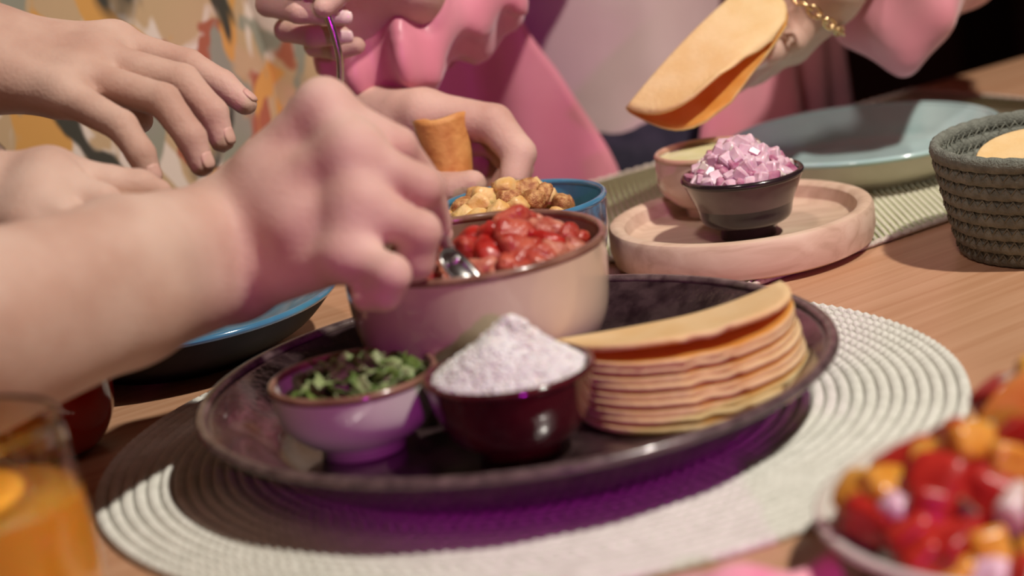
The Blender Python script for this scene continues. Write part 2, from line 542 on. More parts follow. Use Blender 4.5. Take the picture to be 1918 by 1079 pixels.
# ------------------------------------------------------------------ setting
def structure(o):
    o['kind'] = 'structure'
    return o
FLOOR = -0.90
v, f = box(-3.2, 3.2, -3.0, 4.2, FLOOR-0.05, FLOOR)
structure(mesh_obj('floor', v, f, MT['floor_wood'], smooth=False))
WY = 3.4
v, f = box(-3.2, 3.2, WY, WY+0.1, FLOOR, 2.2)
wall = structure(mesh_obj('wall_back', v, f, MT['wall'], smooth=False))
for i in range(9):
    x = -2.6 + i*0.62
    v, f = box(x, x+0.5, WY-0.03, WY-0.001, FLOOR+0.12, 2.0)
    mesh_obj('panel', v, f, MT['panel'], wall, smooth=False)

# ------------------------------------------------------------------ table
tw0, tw1, tl0, tl1 = -0.75, 0.448, -1.35, 1.75
table = empty('dining_table', (0, 0, FLOOR), 'brown wooden dining table with straight grain under the dishes', 'table')
table.rotation_euler = (0, 0, math.radians(33))
def tpart(name, b, m=MT['wood']):
    v, f = b
    o = mesh_obj(name, [(x, y, z-FLOOR) for x, y, z in v], f, m, table, smooth=False)
    return o
top = tpart('tabletop', box(tl0, tl1, tw0, tw1, -0.035, 0.0))
bv = top.modifiers.new('bevel', 'BEVEL')
bv.width = 0.004
bv.segments = 2
for sx in (tl0+0.12, tl1-0.2):
    for sy in (tw0+0.12, tw1-0.2):
        tpart('leg', box(sx, sx+0.08, sy, sy+0.08, FLOOR+0.0005, -0.0355))
for sy in (tw0+0.13, tw1-0.155):
    tpart('apron', box(tl0+0.21, tl1-0.21, sy, sy+0.025, -0.12, -0.0355))

# ------------------------------------------------------------------ round woven placemat
MC = (0.003, 0.015)
pm = empty('round_placemat', (MC[0], MC[1], 0.0003), 'round white coiled woven placemat under the dark platter', 'placemat')
nring = 34
rw = 0.222/nring
for i in range(nring):
    r = (i+0.5)*rw
    nb = max(6, int(2*math.pi*r/0.0070))
    seg = nb*4
    V, Fc = [], []
    cs = [(-0.52, 0.0), (-0.42, 0.62), (0.0, 1.0), (0.42, 0.62), (0.52, 0.0)]
    for k in range(seg):
        a = 2*math.pi*k/seg
        ph = (k % 4)/4.0
        bump = 0.5+0.5*math.cos(2*math.pi*ph)
        for j, (cx, cz) in enumerate(cs):
            sk = cx*0.006/max(r, .01)
            aa = a + sk
            V.append(((r+cx*rw)*math.cos(aa), (r+cx*rw)*math.sin(aa), (0.0016 if 0 < j < 4 else 0) + cz*(0.0016+0.0016*bump)))
    m = len(cs)
    for k in range(seg):
        k2 = (k+1) % seg
        for j in range(m-1):
            Fc.append((k*m+j, k2*m+j, k2*m+j+1, k*m+j+1))
        Fc.append((k*m+m-1, k2*m+m-1, k2*m, k*m))
    mesh_obj('coil', V, Fc, MT['mat_white'], pm)
PZ = 0.0050

# ------------------------------------------------------------------ dark platter
pl = empty('platter', (0, 0, PZ), 'large round dark brown glazed platter holding bowls and tortillas', 'platter')
z = 0.032
prof = smooth_profile([(0.0, 0.004), (0.105, 0.004), (0.118, 0.002), (0.126, 0.006), (0.146, 0.020), (0.1585, z-0.002)], 4)
inner = smooth_profile([(0.155, z-0.001), (0.142, 0.024), (0.128, 0.0135), (0.112, 0.0095), (0.06, 0.008), (0.0, 0.008)], 4)
V, Fc = lathe(prof + inner, 96)
mesh_obj('dish', V, Fc, MT['platter'], pl)
# rolled rim
ang = np.linspace(0, 2*math.pi, 13)[:-1]
rim = [(0.1578+0.0034*math.cos(a), z-0.0005+0.0026*math.sin(a)) for a in ang]
rim.append(rim[0])
V, Fc = lathe(rim, 96)
mesh_obj('rim', V, Fc, MT['platter_rim'], pl)
PF = PZ + 0.0085     # platter floor height

# ------------------------------------------------------------------ bowls
def bowl(name, cx, cy, z0, R, zr, foot, mats, label, wall=0.004, belly=0.8, fz=0.006, group=None, seg=80, split=None):
    """mats: outside, inside, rim"""
    e = empty(name, (cx, cy, z0), label, 'bowl', group)
    h = zr - z0
    fr = foot
    out = [(0.0, 0.0015), (fr-0.004, 0.0015), (fr-0.002, 0.0), (fr, 0.0005), (fr, fz)]
    prof = smooth_profile([(fr, fz), (fr + (R-fr)*0.45, fz+(h-fz)*0.13), (fr+(R-fr)*belly, fz+(h-fz)*0.42), (R-0.0012, h-0.003)], 6)
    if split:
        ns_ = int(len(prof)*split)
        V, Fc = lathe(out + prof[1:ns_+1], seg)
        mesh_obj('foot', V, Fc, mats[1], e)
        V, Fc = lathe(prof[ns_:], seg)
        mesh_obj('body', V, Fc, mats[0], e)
    else:
        V, Fc = lathe(out + prof[1:], seg)
        mesh_obj('body', V, Fc, mats[0], e)
    inn = smooth_profile([(R-0.0012-wall*0.6, h-0.003), (fr+(R-fr)*belly-wall, fz+(h-fz)*0.42+0.002), (fr+(R-fr)*0.45-wall*.5, fz+(h-fz)*0.13+wall), (fr*0.5, fz+wall*.7), (0.0, fz+wall*.7)], 6)
    V, Fc = lathe(inn, seg)
    mesh_obj('inside', V, Fc, mats[1], e)
    rr = [(R-0.0012-wall*0.3+wall*0.48*math.cos(a), h-0.0022+0.0022*math.sin(a)) for a in ang]
    rr.append(rr[0])
    V, Fc = lathe(rr, seg)
    mesh_obj('rim', V, Fc, mats[2], e)
    return e

BX, BY, BZ, BR = -0.013, 0.050, 0.0915, 0.0700
bowl('serving_bowl', BX, BY, PF, BR, BZ, 0.036, (MT['cream_glaze'], MT['brown_glaze'], MT['rim_brown']), 'large cream glazed bowl with brown rim full of red meat stew', wall=0.0045, belly=0.86)
WX, WY_, WZ = -0.079, -0.024, 0.0535
bowl('small_bowl', WX, WY_, PF, 0.0425, WZ, 0.021, (MT['white_glaze'], MT['white_glaze'], MT['rim_brown']), 'small white bowl with brown rim holding chopped green herbs', belly=0.82)
CX, CY, CZ = -0.003, -0.062, 0.0565
bowl('small_bowl', CX, CY, PF, 0.0415, CZ, 0.020, (MT['maroon_glaze'], MT['maroon_glaze'], MT['maroon_glaze']), 'small dark maroon bowl heaped with white crumbled cheese', belly=0.74)
LX, LY, LZ = 0.016, 0.262, 0.0640
bowl('small_bowl', LX, LY, 0.0003, 0.0545, LZ, 0.024, (MT['blue_dark'], MT['blue_glaze'], MT['blue_glaze']), 'blue glazed bowl of roast potato cubes behind the stew bowl', belly=0.86)

# ------------------------------------------------------------------ striped placemat
U0, U1, V0, V1 = 0.235, 0.712, 0.100, 0.430
sm = empty('ribbed_placemat', (0, 0, 0.0003), 'rectangular cream and pale green ribbed cotton placemat under the wooden tray', 'placemat')
cor = [TU*U0+TV*V0, TU*U1+TV*V0, TU*U1+TV*V1, TU*U0+TV*V1]
V = [(c[0], c[1], 0.0) for c in cor] + [(c[0], c[1], 0.0016) for c in cor]
mesh_obj('backing', V, [(3, 2, 1, 0), (4, 5, 6, 7), (0, 1, 5, 4), (1, 2, 6, 5), (2, 3, 7, 6), (3, 0, 4, 7)], MT['mat_green'], sm, smooth=False)
# unit rib running along +y, length 1
cs = [(-0.5, 0.0), (-0.38, 0.75), (0.0, 1.0), (0.38, 0.75), (0.5, 0.0)]
ribw = 0.0032
V = [(cx*ribw, yy, 0.0014+cz*0.0018) for yy in (0, 1) for cx, cz in cs]
Fc = [(j, j+1, 6+j, 5+j) for j in range(4)] + [(4, 0, 5, 9), (4, 3, 2, 1, 0), (5, 6, 7, 8, 9)]
me = bpy.data.meshes.new('rib')
me.from_pydata(V, [], Fc)
me.polygons.foreach_set('use_smooth', [True]*len(me.polygons))
me.materials.append(MT['mat_cream'])
xs = [c[0] for c in cor]
x = min(xs)+0.004
while x < max(xs)-0.003:
    ys = []
    for a, b in zip(cor, cor[1:]+cor[:1]):
        if (a[0]-x)*(b[0]-x) < 0:
            tt = (x-a[0])/(b[0]-a[0])
            ys.append(a[1]+tt*(b[1]-a[1]))
    if len(ys) == 2:
        y0, y1 = min(ys)+0.001, max(ys)-0.001
        if y1-y0 > 0.004:
            o = link('rib', me, sm, (x, y0, 0))
            o.scale = (1, y1-y0, 1)
    x += 0.0044
# corded hem
hem = []
for a, b in zip(cor, cor[1:]+cor[:1]):
    nn = int(np.linalg.norm(b-a)/0.003)
    for k in range(nn):
        p = a+(b-a)*k/nn
        w = 0.0006*math.sin(k*1.9)
        hem.append((p[0]+w, p[1]+w, 0.0021+0.0005*math.sin(k*2.1)))
hem.append(hem[0])
V, Fc = tube(hem, [0.0019+0.0004*math.sin(k*2.1) for k in range(len(hem))], 8)
mesh_obj('corded_hem', V, Fc, MT['mat_edge'], sm)
SMZ = 0.0038

# ------------------------------------------------------------------ wooden tray
TX, TY, TR = 0.154, 0.297, 0.0845
tr = empty('wooden_tray', (TX, TY, SMZ), 'round pale wooden tray with raised rim on the ribbed placemat', 'tray')
V, Fc = lathe([(0, 0), (TR-0.006, 0), (TR-0.002, 0.002), (TR, 0.010), (TR, 0.022), (TR-0.0015, 0.0245)], 96)
mesh_obj('base', V, Fc, MT['tray_wood'], tr, sharp=40)
V, Fc = lathe([(TR-0.0015, 0.0245), (TR-0.004, 0.0255), (TR-0.008, 0.0250), (TR-0.0105, 0.0230)], 96)
mesh_obj('rim', V, Fc, MT['tray_wood'], tr)
V, Fc = lathe([(TR-0.0105, 0.0230), (TR-0.0125, 0.0150), (TR-0.016, 0.0125), (0.03, 0.0125), (0, 0.0125)], 96)
mesh_obj('floor_disc', V, Fc, MT['tray_wood'], tr, sharp=40)
TF = SMZ + 0.0128
OX, OY, OZ = 0.156, 0.279, 0.0585
bowl('small_bowl', OX, OY, TF, 0.0392, OZ, 0.0175, (MT['tan_upper_wall'], MT['black_glaze'], MT['black_glaze']), 'small black footed bowl heaped with diced red onion on the wooden tray', belly=0.60, fz=0.007, split=0.66)  # outside is tan grey above, black on the lower wall and foot
GX, GY, GZ = 0.144, 0.353, 0.0605
bowl('small_bowl', GX, GY, TF, 0.0362, GZ, 0.0185, (MT['pink_glaze'], MT['white_glaze'], MT['rim_tan']), 'small pale pink bowl of yellow green sauce on the wooden tray', belly=0.92)
V, Fc = lathe(smooth_profile([(0.0335, 0.0), (0.02, 0.0012), (0.0, 0.0004)], 4) + [(0.0, -0.006), (0.03, -0.006), (0.0335, 0.0)], 48)
tag(mesh_obj('sauce', V, Fc, MT['cream_sauce'], None, loc=(GX, GY, GZ-0.0045)), 'pale yellow green sauce filling the small pink bowl', 'sauce')

# ------------------------------------------------------------------ plates
def plate(name, cx, cy, z0, R, h, base, mats, label, thick=0.005):
    e = empty(name, (cx, cy, z0), label, 'plate')
    out = smooth_profile([(0, 0.001), (base-0.006, 0.001), (base, 0.0), (base+0.004, 0.003), (base+(R-base)*0.6, h*0.42), (R, h-0.002)], 5)
    V, Fc = lathe(out, 96)
    mesh_obj('underside', V, Fc, mats[1], e)
    inn = smooth_profile([(R-0.004, h-0.001), (base+(R-base)*0.55-thick, h*0.42+thick*.8), (base, 0.0045+0.002), (base*0.5, 0.0045), (0, 0.0045)], 5)
    V, Fc = lathe(inn, 96)
    mesh_obj('well', V, Fc, mats[0], e)
    rr = [(R-0.0019+0.0025*math.cos(a), h-0.0015+0.0022*math.sin(a)) for a in ang]
    rr.append(rr[0])
    V, Fc = lathe(rr, 96)
    mesh_obj('rim', V, Fc, mats[2], e)
    return e
plate('dinner_plate', 0.266, 0.470, SMZ+0.0002, 0.0985, 0.0285, 0.066, (MT['aqua_glaze'], MT['grey_glaze'], MT['aqua_glaze']), 'empty pale aqua plate with grey underside on the ribbed placemat')
plate('dinner_plate', -0.203, 0.243, 0.0003, 0.101, 0.035, 0.055, (MT['blue_glaze'], MT['black_matte'], MT['blue_glaze']), 'dark plate with thin blue rim half hidden under the bare forearm')
QX, QY, QR = 0.207, -0.232, 0.096
plate('dinner_plate', QX, QY, 0.0003, QR, 0.0255, 0.056, (MT['white_glaze'], MT['white_glaze'], MT['white_glaze']), 'white plate piled with tomato topped tacos beside the round placemat')

# ------------------------------------------------------------------ rope basket
KX, KY = 0.337, 0.222
bk = empty('rope_basket', (KX, KY, 0.0003), 'grey green coiled rope basket holding tortillas beside the ribbed placemat', 'basket')
nrow, rr0, rr1, hh = 8, 0.0575, 0.0700, 0.0088
for i in range(nrow):
    tt = i/(nrow-1)
    R = rr0 + (rr1-rr0)*(tt**0.8)
    zc = 0.0045 + i*0.0085
    segs = 120
    V, Fc = [], []
    for k in range(segs):
        a = 2*math.pi*k/segs
        tw = 0.00035*math.sin(k*math.pi/1.5 + i)
        for j in range(8):
            b = 2*math.pi*j/8
            V.append(((R+(0.0036+tw)*math.cos(b))*math.cos(a), (R+(0.0036+tw)*math.cos(b))*math.sin(a), zc+(0.0051+tw)*math.sin(b)))
    for k in range(segs):
        for j in range(8):
            k2, j2 = (k+1) % segs, (j+1) % 8
            Fc.append((k*8+j, k2*8+j, k2*8+j2, k*8+j2))
    mesh_obj('rope_coil', V, Fc, MT['rope'], bk)
V, Fc = lathe([(0, 0.0), (rr0, 0.0), (rr0, 0.004), (0, 0.004)], 64)
mesh_obj('base_disc', V, Fc, MT['rope'], bk)
parts = []
for i in range(nrow-1):
    R = rr0 + (rr1-rr0)*(((i+0.5)/(nrow-1))**0.8) + 0.0029
    Ri = R - 0.0066
    zc = 0.0045 + (i+0.5)*0.0085
    ns = 64
    for k in range(ns):
        a0 = 2*math.pi*(k+0.5*(i % 2))/ns
        for s in (-1, 1):
            a1 = a0 + s*2.2*math.pi/ns
            for q in (R, Ri):
                sgn = 1 if q == R else -1
                p0 = (q*math.cos(a0), q*math.sin(a0), zc-0.0042)
                pm_ = ((q-sgn*0.0008)*math.cos((a0+a1)/2), (q-sgn*0.0008)*math.sin((a0+a1)/2), zc)
                p1 = (q*math.cos(a1), q*math.sin(a1), zc+0.0042)
                parts.append(tube([p0, pm_, p1], 0.00045, 4))
V, Fc = join(parts)
o = mesh_obj('stitching', V, Fc, MT['rope_stitch'], bk)
o['kind'] = 'stuff'

# ------------------------------------------------------------------ tortillas
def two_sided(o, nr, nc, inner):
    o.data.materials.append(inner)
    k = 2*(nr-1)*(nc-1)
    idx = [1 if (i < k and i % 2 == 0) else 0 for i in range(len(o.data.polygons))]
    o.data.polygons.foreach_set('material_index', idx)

def folded(R, gap, slip=0.0, vary=0.0, bend=0.0, curl=0.0, th=0.0024, r0=0.0016, seed=0, nt=33, ns=25, lip=0.0, twist=0.0, wavy=0.0007, pw=2.4):
    """a tortilla folded once. local x along the fold, -y towards the open side, z up; gap = opening height at the mouth"""
    rr = np.random.default_rng(seed)
    u = np.linspace(-1, 1, nt)
    tvals = np.sign(u)*np.abs(u)**1.6*0.985*R
    G = np.zeros((nt, ns, 3))
    arc = math.pi*r0/2
    ph = rr.uniform(0, 6.28, 4)
    for i, t in enumerate(tvals):
        half = R*max(1-abs(t/R)**pw, 0)**(1/pw)
        for j, q in enumerate(np.linspace(-1, 1, ns)):
            s = q*half*(1+0.012*math.sin(5*q+ph[0]))
            a = abs(t)
            if a < arc:
                th_ = t/arc*math.pi/2
                y = r0*math.cos(th_)
                zz = r0*math.sin(th_)
            else:
                y = -(a-arc)
                zz = math.copysign(r0, t)
                w = (a-arc)/(R-arc)
                if t > 0:
                    zz += gap*(1-vary*q)*w**1.3 + lip*w**3*(0.6+0.4*math.sin(3*q+ph[1]))
                zz += wavy*math.sin(7*q+ph[2])*w*(1 if t > 0 else .3)
            if t < 0:
                y -= slip*(1-vary*q)*min(1, abs(t)/(0.6*R))
            zz += bend*max(s, 0)**2 + curl*s*s + twist*s*y
            G[i, j] = (s, y, zz)
    return sheet(G, th)

# stack on the platter: half-moon tortillas, fold at the back, open edge to the viewer
sx, sy, rz = 0.0790, 0.006, math.radians(11)
nst = 5
order = ['topmost', 'second from the top', 'third from the top', 'fourth from the top', 'lowest']
for i in range(nst):
    top_ = i == nst-1
    V, Fc = folded(0.0600, 0.0062 if top_ else 0.0010, slip=0.003 if top_ else 0.0016, r0=0.0017, th=0.0031, bend=1.7, curl=0.5, seed=5, wavy=0.0005, lip=0.0012 if top_ else 0.0)
    o = mesh_obj('folded_tortilla', V, Fc, MT['tortilla_pale'], None, loc=(sx+0.0006*math.sin(i*3.3)+0.006*(1-i/nst), sy-0.0170*(1-i/nst), PF+0.0036+i*0.0074))
    two_sided(o, 33, 25, MT['tortilla_inner_glow'])
    o.rotation_euler = (math.radians(-1.0), math.radians(-0.5), rz+0.012*math.sin(i*1.7))
    tag(o, 'folded corn tortilla, %s of the stack on the dark platter' % order[nst-1-i], 'tortilla', 'folded tortillas stacked on the platter')

# flat tortillas inside the basket
for i in range(3):
    V, Fc = lathe(smooth_profile([(0, 0), (0.035, 0.0006), (0.048, 0.002), (0.0485, 0.0032), (0.047, 0.0042), (0.035, 0.0030), (0, 0.0022)], 4), 48)
    o = mesh_obj('corn_tortilla', V, Fc, MT['tortilla_pale'], None, loc=(KX+0.002, KY, 0.036+i*0.0062))
    o.rotation_euler = (math.radians(8), math.radians(-9), 0.5*i)
    tag(o, ['flat corn tortilla at the bottom of the pile in the rope basket', 'flat corn tortilla in the middle of the pile in the rope basket', 'flat pale corn tortilla lying topmost in the rope basket'][i], 'tortilla', 'tortillas in the rope basket')

# ------------------------------------------------------------------ food pieces
def lump(size, seed, sub=2, rough=0.25, boxy=0.0):
    """irregular chunk from an icosphere"""
    import bmesh
    bm = bmesh.new()
    bmesh.ops.create_icosphere(bm, subdivisions=sub, radius=1.0)
    rr = np.random.default_rng(seed)
    ks = rr.normal(size=(5, 3))*2.0
    ph = rr.uniform(0, 6.28, 5)
    sc = rr.uniform(0.75, 1.2, 3)
    V = []
    for v in bm.verts:
        p = np.array(v.co)
        if boxy:
            q = p/np.max(np.abs(p))
            p = p*(1-boxy) + q*boxy*0.82
        d = 1 + rough*sum(math.sin(float(ks[i]@p)+ph[i]) for i in range(5))/2.2
        V.append(p*d*sc*size)
    Fc = [tuple(v.index for v in fc.verts) for fc in bm.faces]
    bm.free()
    return V, Fc

def proto(name, VF, m, smooth=True, sharp=None):
    V, Fc = VF
    me = bpy.data.meshes.new(name)
    me.from_pydata([tuple(v) for v in V], [], Fc)
    if smooth:
        me.polygons.foreach_set('use_smooth', [True]*len(me.polygons))
        if sharp:
            me.set_sharp_from_angle(angle=math.radians(sharp))
    me.materials.append(m)
    return me

def scatter(name, me, loc, scale=1.0, label='', cat='', group=None, rot=None):
    o = link(name, me, None, loc)
    o.rotation_euler = rot if rot is not None else (rng.uniform(0, 6.28), rng.uniform(0, 6.28), rng.uniform(0, 6.28))
    o.scale = (scale,)*3
    return tag(o, label, cat, group)

# -- stew: sauce body and chunks
V, Fc = lathe(smooth_profile([(BR-0.006, 0.0), (0.045, 0.003), (0.02, 0.006), (0, 0.007)], 4) + [(0, -0.02), (0.05, -0.02), (BR-0.006, 0.0)], 64)
tag(mesh_obj('chilli_sauce', V, Fc, MT['stew'], None, loc=(BX, BY, BZ-0.0200)), 'thick red chilli sauce filling the cream serving bowl', 'sauce')
meat_me = [proto('meat_chunk', lump(0.0088, 100+i, 3, 0.30), MT['meat'] if i % 2 else MT['meat_red']) for i in range(6)]
tom_me = [proto('tomato_chunk', lump(0.0075, 200+i, 3, 0.22, 0.3), MT['tomato']) for i in range(3)]
def heap(n, cx, cy, R, base, peak, seed, shape=1.0, mind=0.0):
    rr = np.random.default_rng(seed)
    out = []
    tries = 0
    while len(out) < n and tries < n*60:
        tries += 1
        r = R*math.sqrt(rr.uniform(0, 1))
        a = rr.uniform(0, 6.28)
        x, y = r*math.cos(a), r*math.sin(a)
        zz = base + (peak-base)*(1-(r/R)**2)**shape
        p = np.array([cx+x, cy+y, zz])
        if mind and any(np.linalg.norm(p-q) < mind for q in out):
            continue
        out.append(p)
    return out
# main mound on the right of the bowl, a smaller one on the left
pts = heap(38, BX+0.019, BY-0.001, 0.0370, BZ-0.0145, BZ+0.0035, 3, 0.7, 0.0095)
pts += heap(16, BX-0.036, BY-0.018, 0.024, BZ-0.012, BZ-0.004, 4, 0.8, 0.008)
for i, p in enumerate(pts):
    if i % 3 == 2:
        scatter('tomato_chunk', tom_me[i % 3], p, rng.uniform(0.8, 1.25), 'glossy red tomato chunk in the chilli stew', 'tomato', 'tomato chunks in the stew')
    else:
        k = i % 6
        scatter('meat_chunk', meat_me[k], p, rng.uniform(0.75, 1.25), ['deep red sauce coated meat chunk in the chilli stew', 'pale brown meat chunk with red sauce in the chilli stew'][k % 2], 'meat', ['deep red meat chunks in the stew', 'pale brown meat chunks in the stew'][k % 2])

# -- potatoes in the blue bowl
pot_me = [proto('potato_cube', lump(0.0085, 300+i, 3, 0.12, 0.65), MT['potato'] if i % 3 else MT['potato_crust']) for i in range(5)]
V, Fc = lathe([(0.046, 0), (0, 0.002), (0, -0.014), (0.034, -0.014), (0.046, 0)], 48)
tag(mesh_obj('potato_bed', V, Fc, MT['potato_crust'], None, loc=(LX, LY, LZ-0.019)), 'browned potato layer lying deep in the blue bowl', 'potato')
for i, p in enumerate(heap(32, LX-0.008, LY-0.004, 0.039, LZ-0.014, LZ+0.006, 8, 0.7, 0.011)):
    scatter('potato_cube', pot_me[i % 5], p, rng.uniform(0.8, 1.15), 'dark browned roast potato cube in the blue bowl' if (i % 5) % 3 == 0 else 'golden yellow roast potato cube in the blue bowl', 'potato', 'browned potato cubes in the blue bowl' if (i % 5) % 3 == 0 else 'golden potato cubes in the blue bowl')

# -- chopped herbs in the white bowl
def leaf(seed, L=0.011):
    rr = np.random.default_rng(seed)
    G = np.zeros((7, 5, 3))
    for i in range(7):
        tt = i/6
        w = L*0.42*math.sin(math.pi*min(0.04+tt*0.94, 1))*(1+0.35*math.sin(11*tt+seed))
        for j in range(5):
            q = j/2-1
            G[i, j] = ((tt-0.5)*L, q*w, 0.0016*math.sin(3*tt+seed)+0.0012*abs(q)*math.cos(seed)+0.0004*rr.normal())
    return sheet(G, 0.0004)
leaf_me = [proto('herb_leaf', leaf(i), MT['herb'] if i % 2 else MT['herb_pale']) for i in range(6)]
V, Fc = lathe([(0.034, 0), (0.02, 0.004), (0, 0.005), (0, -0.016), (0.022, -0.016), (0.034, 0)], 48)
tag(mesh_obj('herb_bed', V, Fc, MT['herb'], None, loc=(WX, WY_, WZ-0.0150)), 'bed of dark green herbs lying deep in the white bowl', 'herbs')
for i, p in enumerate(heap(120, WX+0.004, WY_+0.002, 0.032, WZ-0.0125, WZ+0.0035, 12, 0.8, 0.0035)):
    scatter('herb_leaf', leaf_me[i % 6], p, rng.uniform(0.8, 1.4), ['pale green piece of chopped herb leaf in the white bowl', 'dark green piece of chopped herb leaf in the white bowl'][i % 2], 'herb leaf', ['pale herb leaves in the white bowl', 'dark herb leaves in the white bowl'][i % 2],
            (rng.uniform(-0.9, 0.9), rng.uniform(-0.9, 0.9), rng.uniform(0, 6.28)))

# -- crumbled cheese: uncountable crumbs, one object
parts = []
base_l = [lump(1.0, 400+i, 1, 0.25, 0.2) for i in range(5)]
rr = np.random.default_rng(21)
for i in range(3200):
    r = 0.036*math.sqrt(rr.uniform(0, 1))
    a = rr.uniform(0, 6.28)
    x, y = r*math.cos(a), r*math.sin(a)
    w = 1-(r/0.0375)**2
    zt = -0.003 + 0.017*w**1.2 + 0.010*math.exp(-((x-0.004)**2+(y-0.004)**2)/0.00014)
    zz = zt*rr.uniform(0.78, 1.0)
    sc = rr.uniform(0.0007, 0.0018)
    bv_, bf_ = base_l[i % 5]
    parts.append(([np.array(q)*sc+np.array([x, y, zz]) for q in bv_], bf_))
parts.append(lathe([(0.036, -0.003), (0.02, 0.008), (0.008, 0.017), (0.0, 0.020), (0, -0.02), (0.024, -0.02), (0.036, -0.003)], 40))
V, Fc = join(parts)
o = tag(mesh_obj('crumbled_cheese', V, Fc, MT['cheese'], None, loc=(CX, CY, CZ)), 'heap of white crumbled cheese in the small dark maroon bowl', 'cheese')
o['kind'] = 'stuff'

# -- diced red onion
def dice(size, seed):
    rr = np.random.default_rng(seed)
    s = size*rr.uniform(0.75, 1.2, 3)
    V, Fc = [], []
    import bmesh
    bm = bmesh.new()
    bmesh.ops.create_cube(bm, size=1.0)
    for v in bm.verts:
        v.co = Vector([v.co[k]*s[k]*(1+0.12*rr.normal()) for k in range(3)])
    bmesh.ops.bevel(bm, geom=list(bm.edges), offset=size*0.14, segments=1, affect='EDGES')
    bm.verts.index_update()
    V = [np.array(v.co) for v in bm.verts]
    Fc = [tuple(v.index for v in fc.verts) for fc in bm.faces]
    bm.free()
    return V, Fc
on_me = [proto('onion_dice', dice(0.0090, 500+i), [MT['onion'], MT['onion'], MT['onion_purple'], MT['onion'], MT['onion_white'], MT['onion'], MT['onion'], MT['onion_purple']][i % 8], sharp=35) for i in range(8)]
V, Fc = lathe([(0.033, 0), (0.02, 0.006), (0, 0.011), (0, -0.018), (0.02, -0.018), (0.033, 0)], 40)
tag(mesh_obj('onion_bed', V, Fc, MT['onion'], None, loc=(OX, OY, OZ-0.0065)), 'red onion packed in the middle of the black bowl', 'onion')
for i, p in enumerate(heap(120, OX-0.0005, OY, 0.0305, OZ-0.0020, OZ+0.0175, 31, 1.35, 0.0052)):
    scatter('onion_dice', on_me[i % 8], p, rng.uniform(0.75, 1.1), {2: 'purple edged dice of red onion in the black footed bowl', 7: 'purple edged dice of red onion in the black footed bowl', 4: 'whitish dice of red onion in the black footed bowl'}.get(i % 8, 'pink dice of red onion in the black footed bowl'), 'onion', {2: 'purple onion dice in the black bowl', 7: 'purple onion dice in the black bowl', 4: 'white onion dice in the black bowl'}.get(i % 8, 'pink onion dice in the black bowl'))

# ------------------------------------------------------------------ tacos on the near white plate
def taco(cx, cy, z0, R, rz, label, opening=0.030, m=MT['tortilla']):
    V, Fc = folded(R, opening, th=0.0026, r0=0.006, seed=int(cx*1000), curl=-0.6)
    # stand it with the fold down: rotate so that -y becomes +z
    V = np.array(V)
    V = np.stack([V[:, 0], V[:, 2]-opening*0.4, -V[:, 1]], 1)
    o = mesh_obj('taco_shell', V, Fc, m, None, loc=(cx, cy, z0))
    o.rotation_euler = (math.radians(20), 0, rz)
    two_sided(o, 33, 25, MT['tortilla_inner_glow'])
    return tag(o, label, 'taco', 'tacos on the white plate')
taco(QX+0.022, QY+0.012, 0.020, 0.060, math.radians(-11), 'open taco shell across the middle of the white plate')
taco(QX+0.052, QY+0.066, 0.030, 0.054, math.radians(6), 'open taco shell at the back of the white plate beside the round placemat')
tm2 = [proto('tomato_dice', lump(0.0115, 600+i, 3, 0.10, 0.85), MT['tomato']) for i in range(4)]
mg2 = [proto('pepper_dice', lump(0.0115, 620+i, 3, 0.08, 0.85), MT['mango']) for i in range(3)]
ow2 = [proto('onion_piece', lump(0.0085, 640+i, 3, 0.15, 0.7), MT['onion_white'] if i % 2 else MT['onion']) for i in range(4)]
lf2 = [proto('herb_leaf', leaf(20+i, 0.012), MT['herb'] if i % 2 else MT['herb_pale']) for i in range(4)]
rr = np.random.default_rng(44)
placed = []
tries = 0
while len(placed) < 130 and tries < 6000:
    tries += 1
    x, y = rr.uniform(-0.088, 0.088), rr.uniform(-0.078, 0.088)
    if x*x+y*y > 0.079**2 or abs(y-0.016+0.2*x) < 0.010:
        continue
    hgt = 0.013 + 0.038*math.exp(-((y+0.018)/0.030)**2) + 0.058*math.exp(-((y-0.048)/0.020)**2)*(1/(1+math.exp(-(x+0.01)/0.012)))
    hgt *= 1 - 0.35*(math.hypot(x, y)/0.08)**4
    hgt = max(hgt, 0.012)
    p = np.array([QX+x, QY+y, hgt*rr.uniform(0.8, 1.05)+0.004])
    if any(np.linalg.norm(p-q) < 0.0112 for q in placed):
        continue
    placed.append(p)
for i, p in enumerate(placed):
    k = [0, 1, 2, 0, 3, 1, 0, 2, 0, 1][i % 10]
    if k == 0:
        scatter('tomato_dice', tm2[i % 4], p, rng.uniform(0.85, 1.25), 'red tomato dice topping the tacos on the white plate', 'tomato', 'tomato dice on the tacos')
    elif k == 1:
        scatter('pepper_dice', mg2[i % 3], p, rng.uniform(0.9, 1.25), 'orange yellow pepper dice topping the tacos on the white plate', 'pepper', 'pepper dice on the tacos')
    elif k == 2:
        scatter('onion_piece', ow2[i % 4], p, rng.uniform(0.8, 1.2), ['pinkish onion piece topping the tacos on the white plate', 'off white onion piece topping the tacos on the white plate'][i % 2], 'onion', ['pinkish onion pieces on the tacos', 'white onion pieces on the tacos'][i % 2])
    else:
        scatter('herb_leaf', lf2[i % 4], p+np.array([0, 0, 0.004]), rng.uniform(0.9, 1.4), 'green herb leaf sprinkled over the tacos on the white plate', 'herb leaf', 'herb leaves on the tacos')

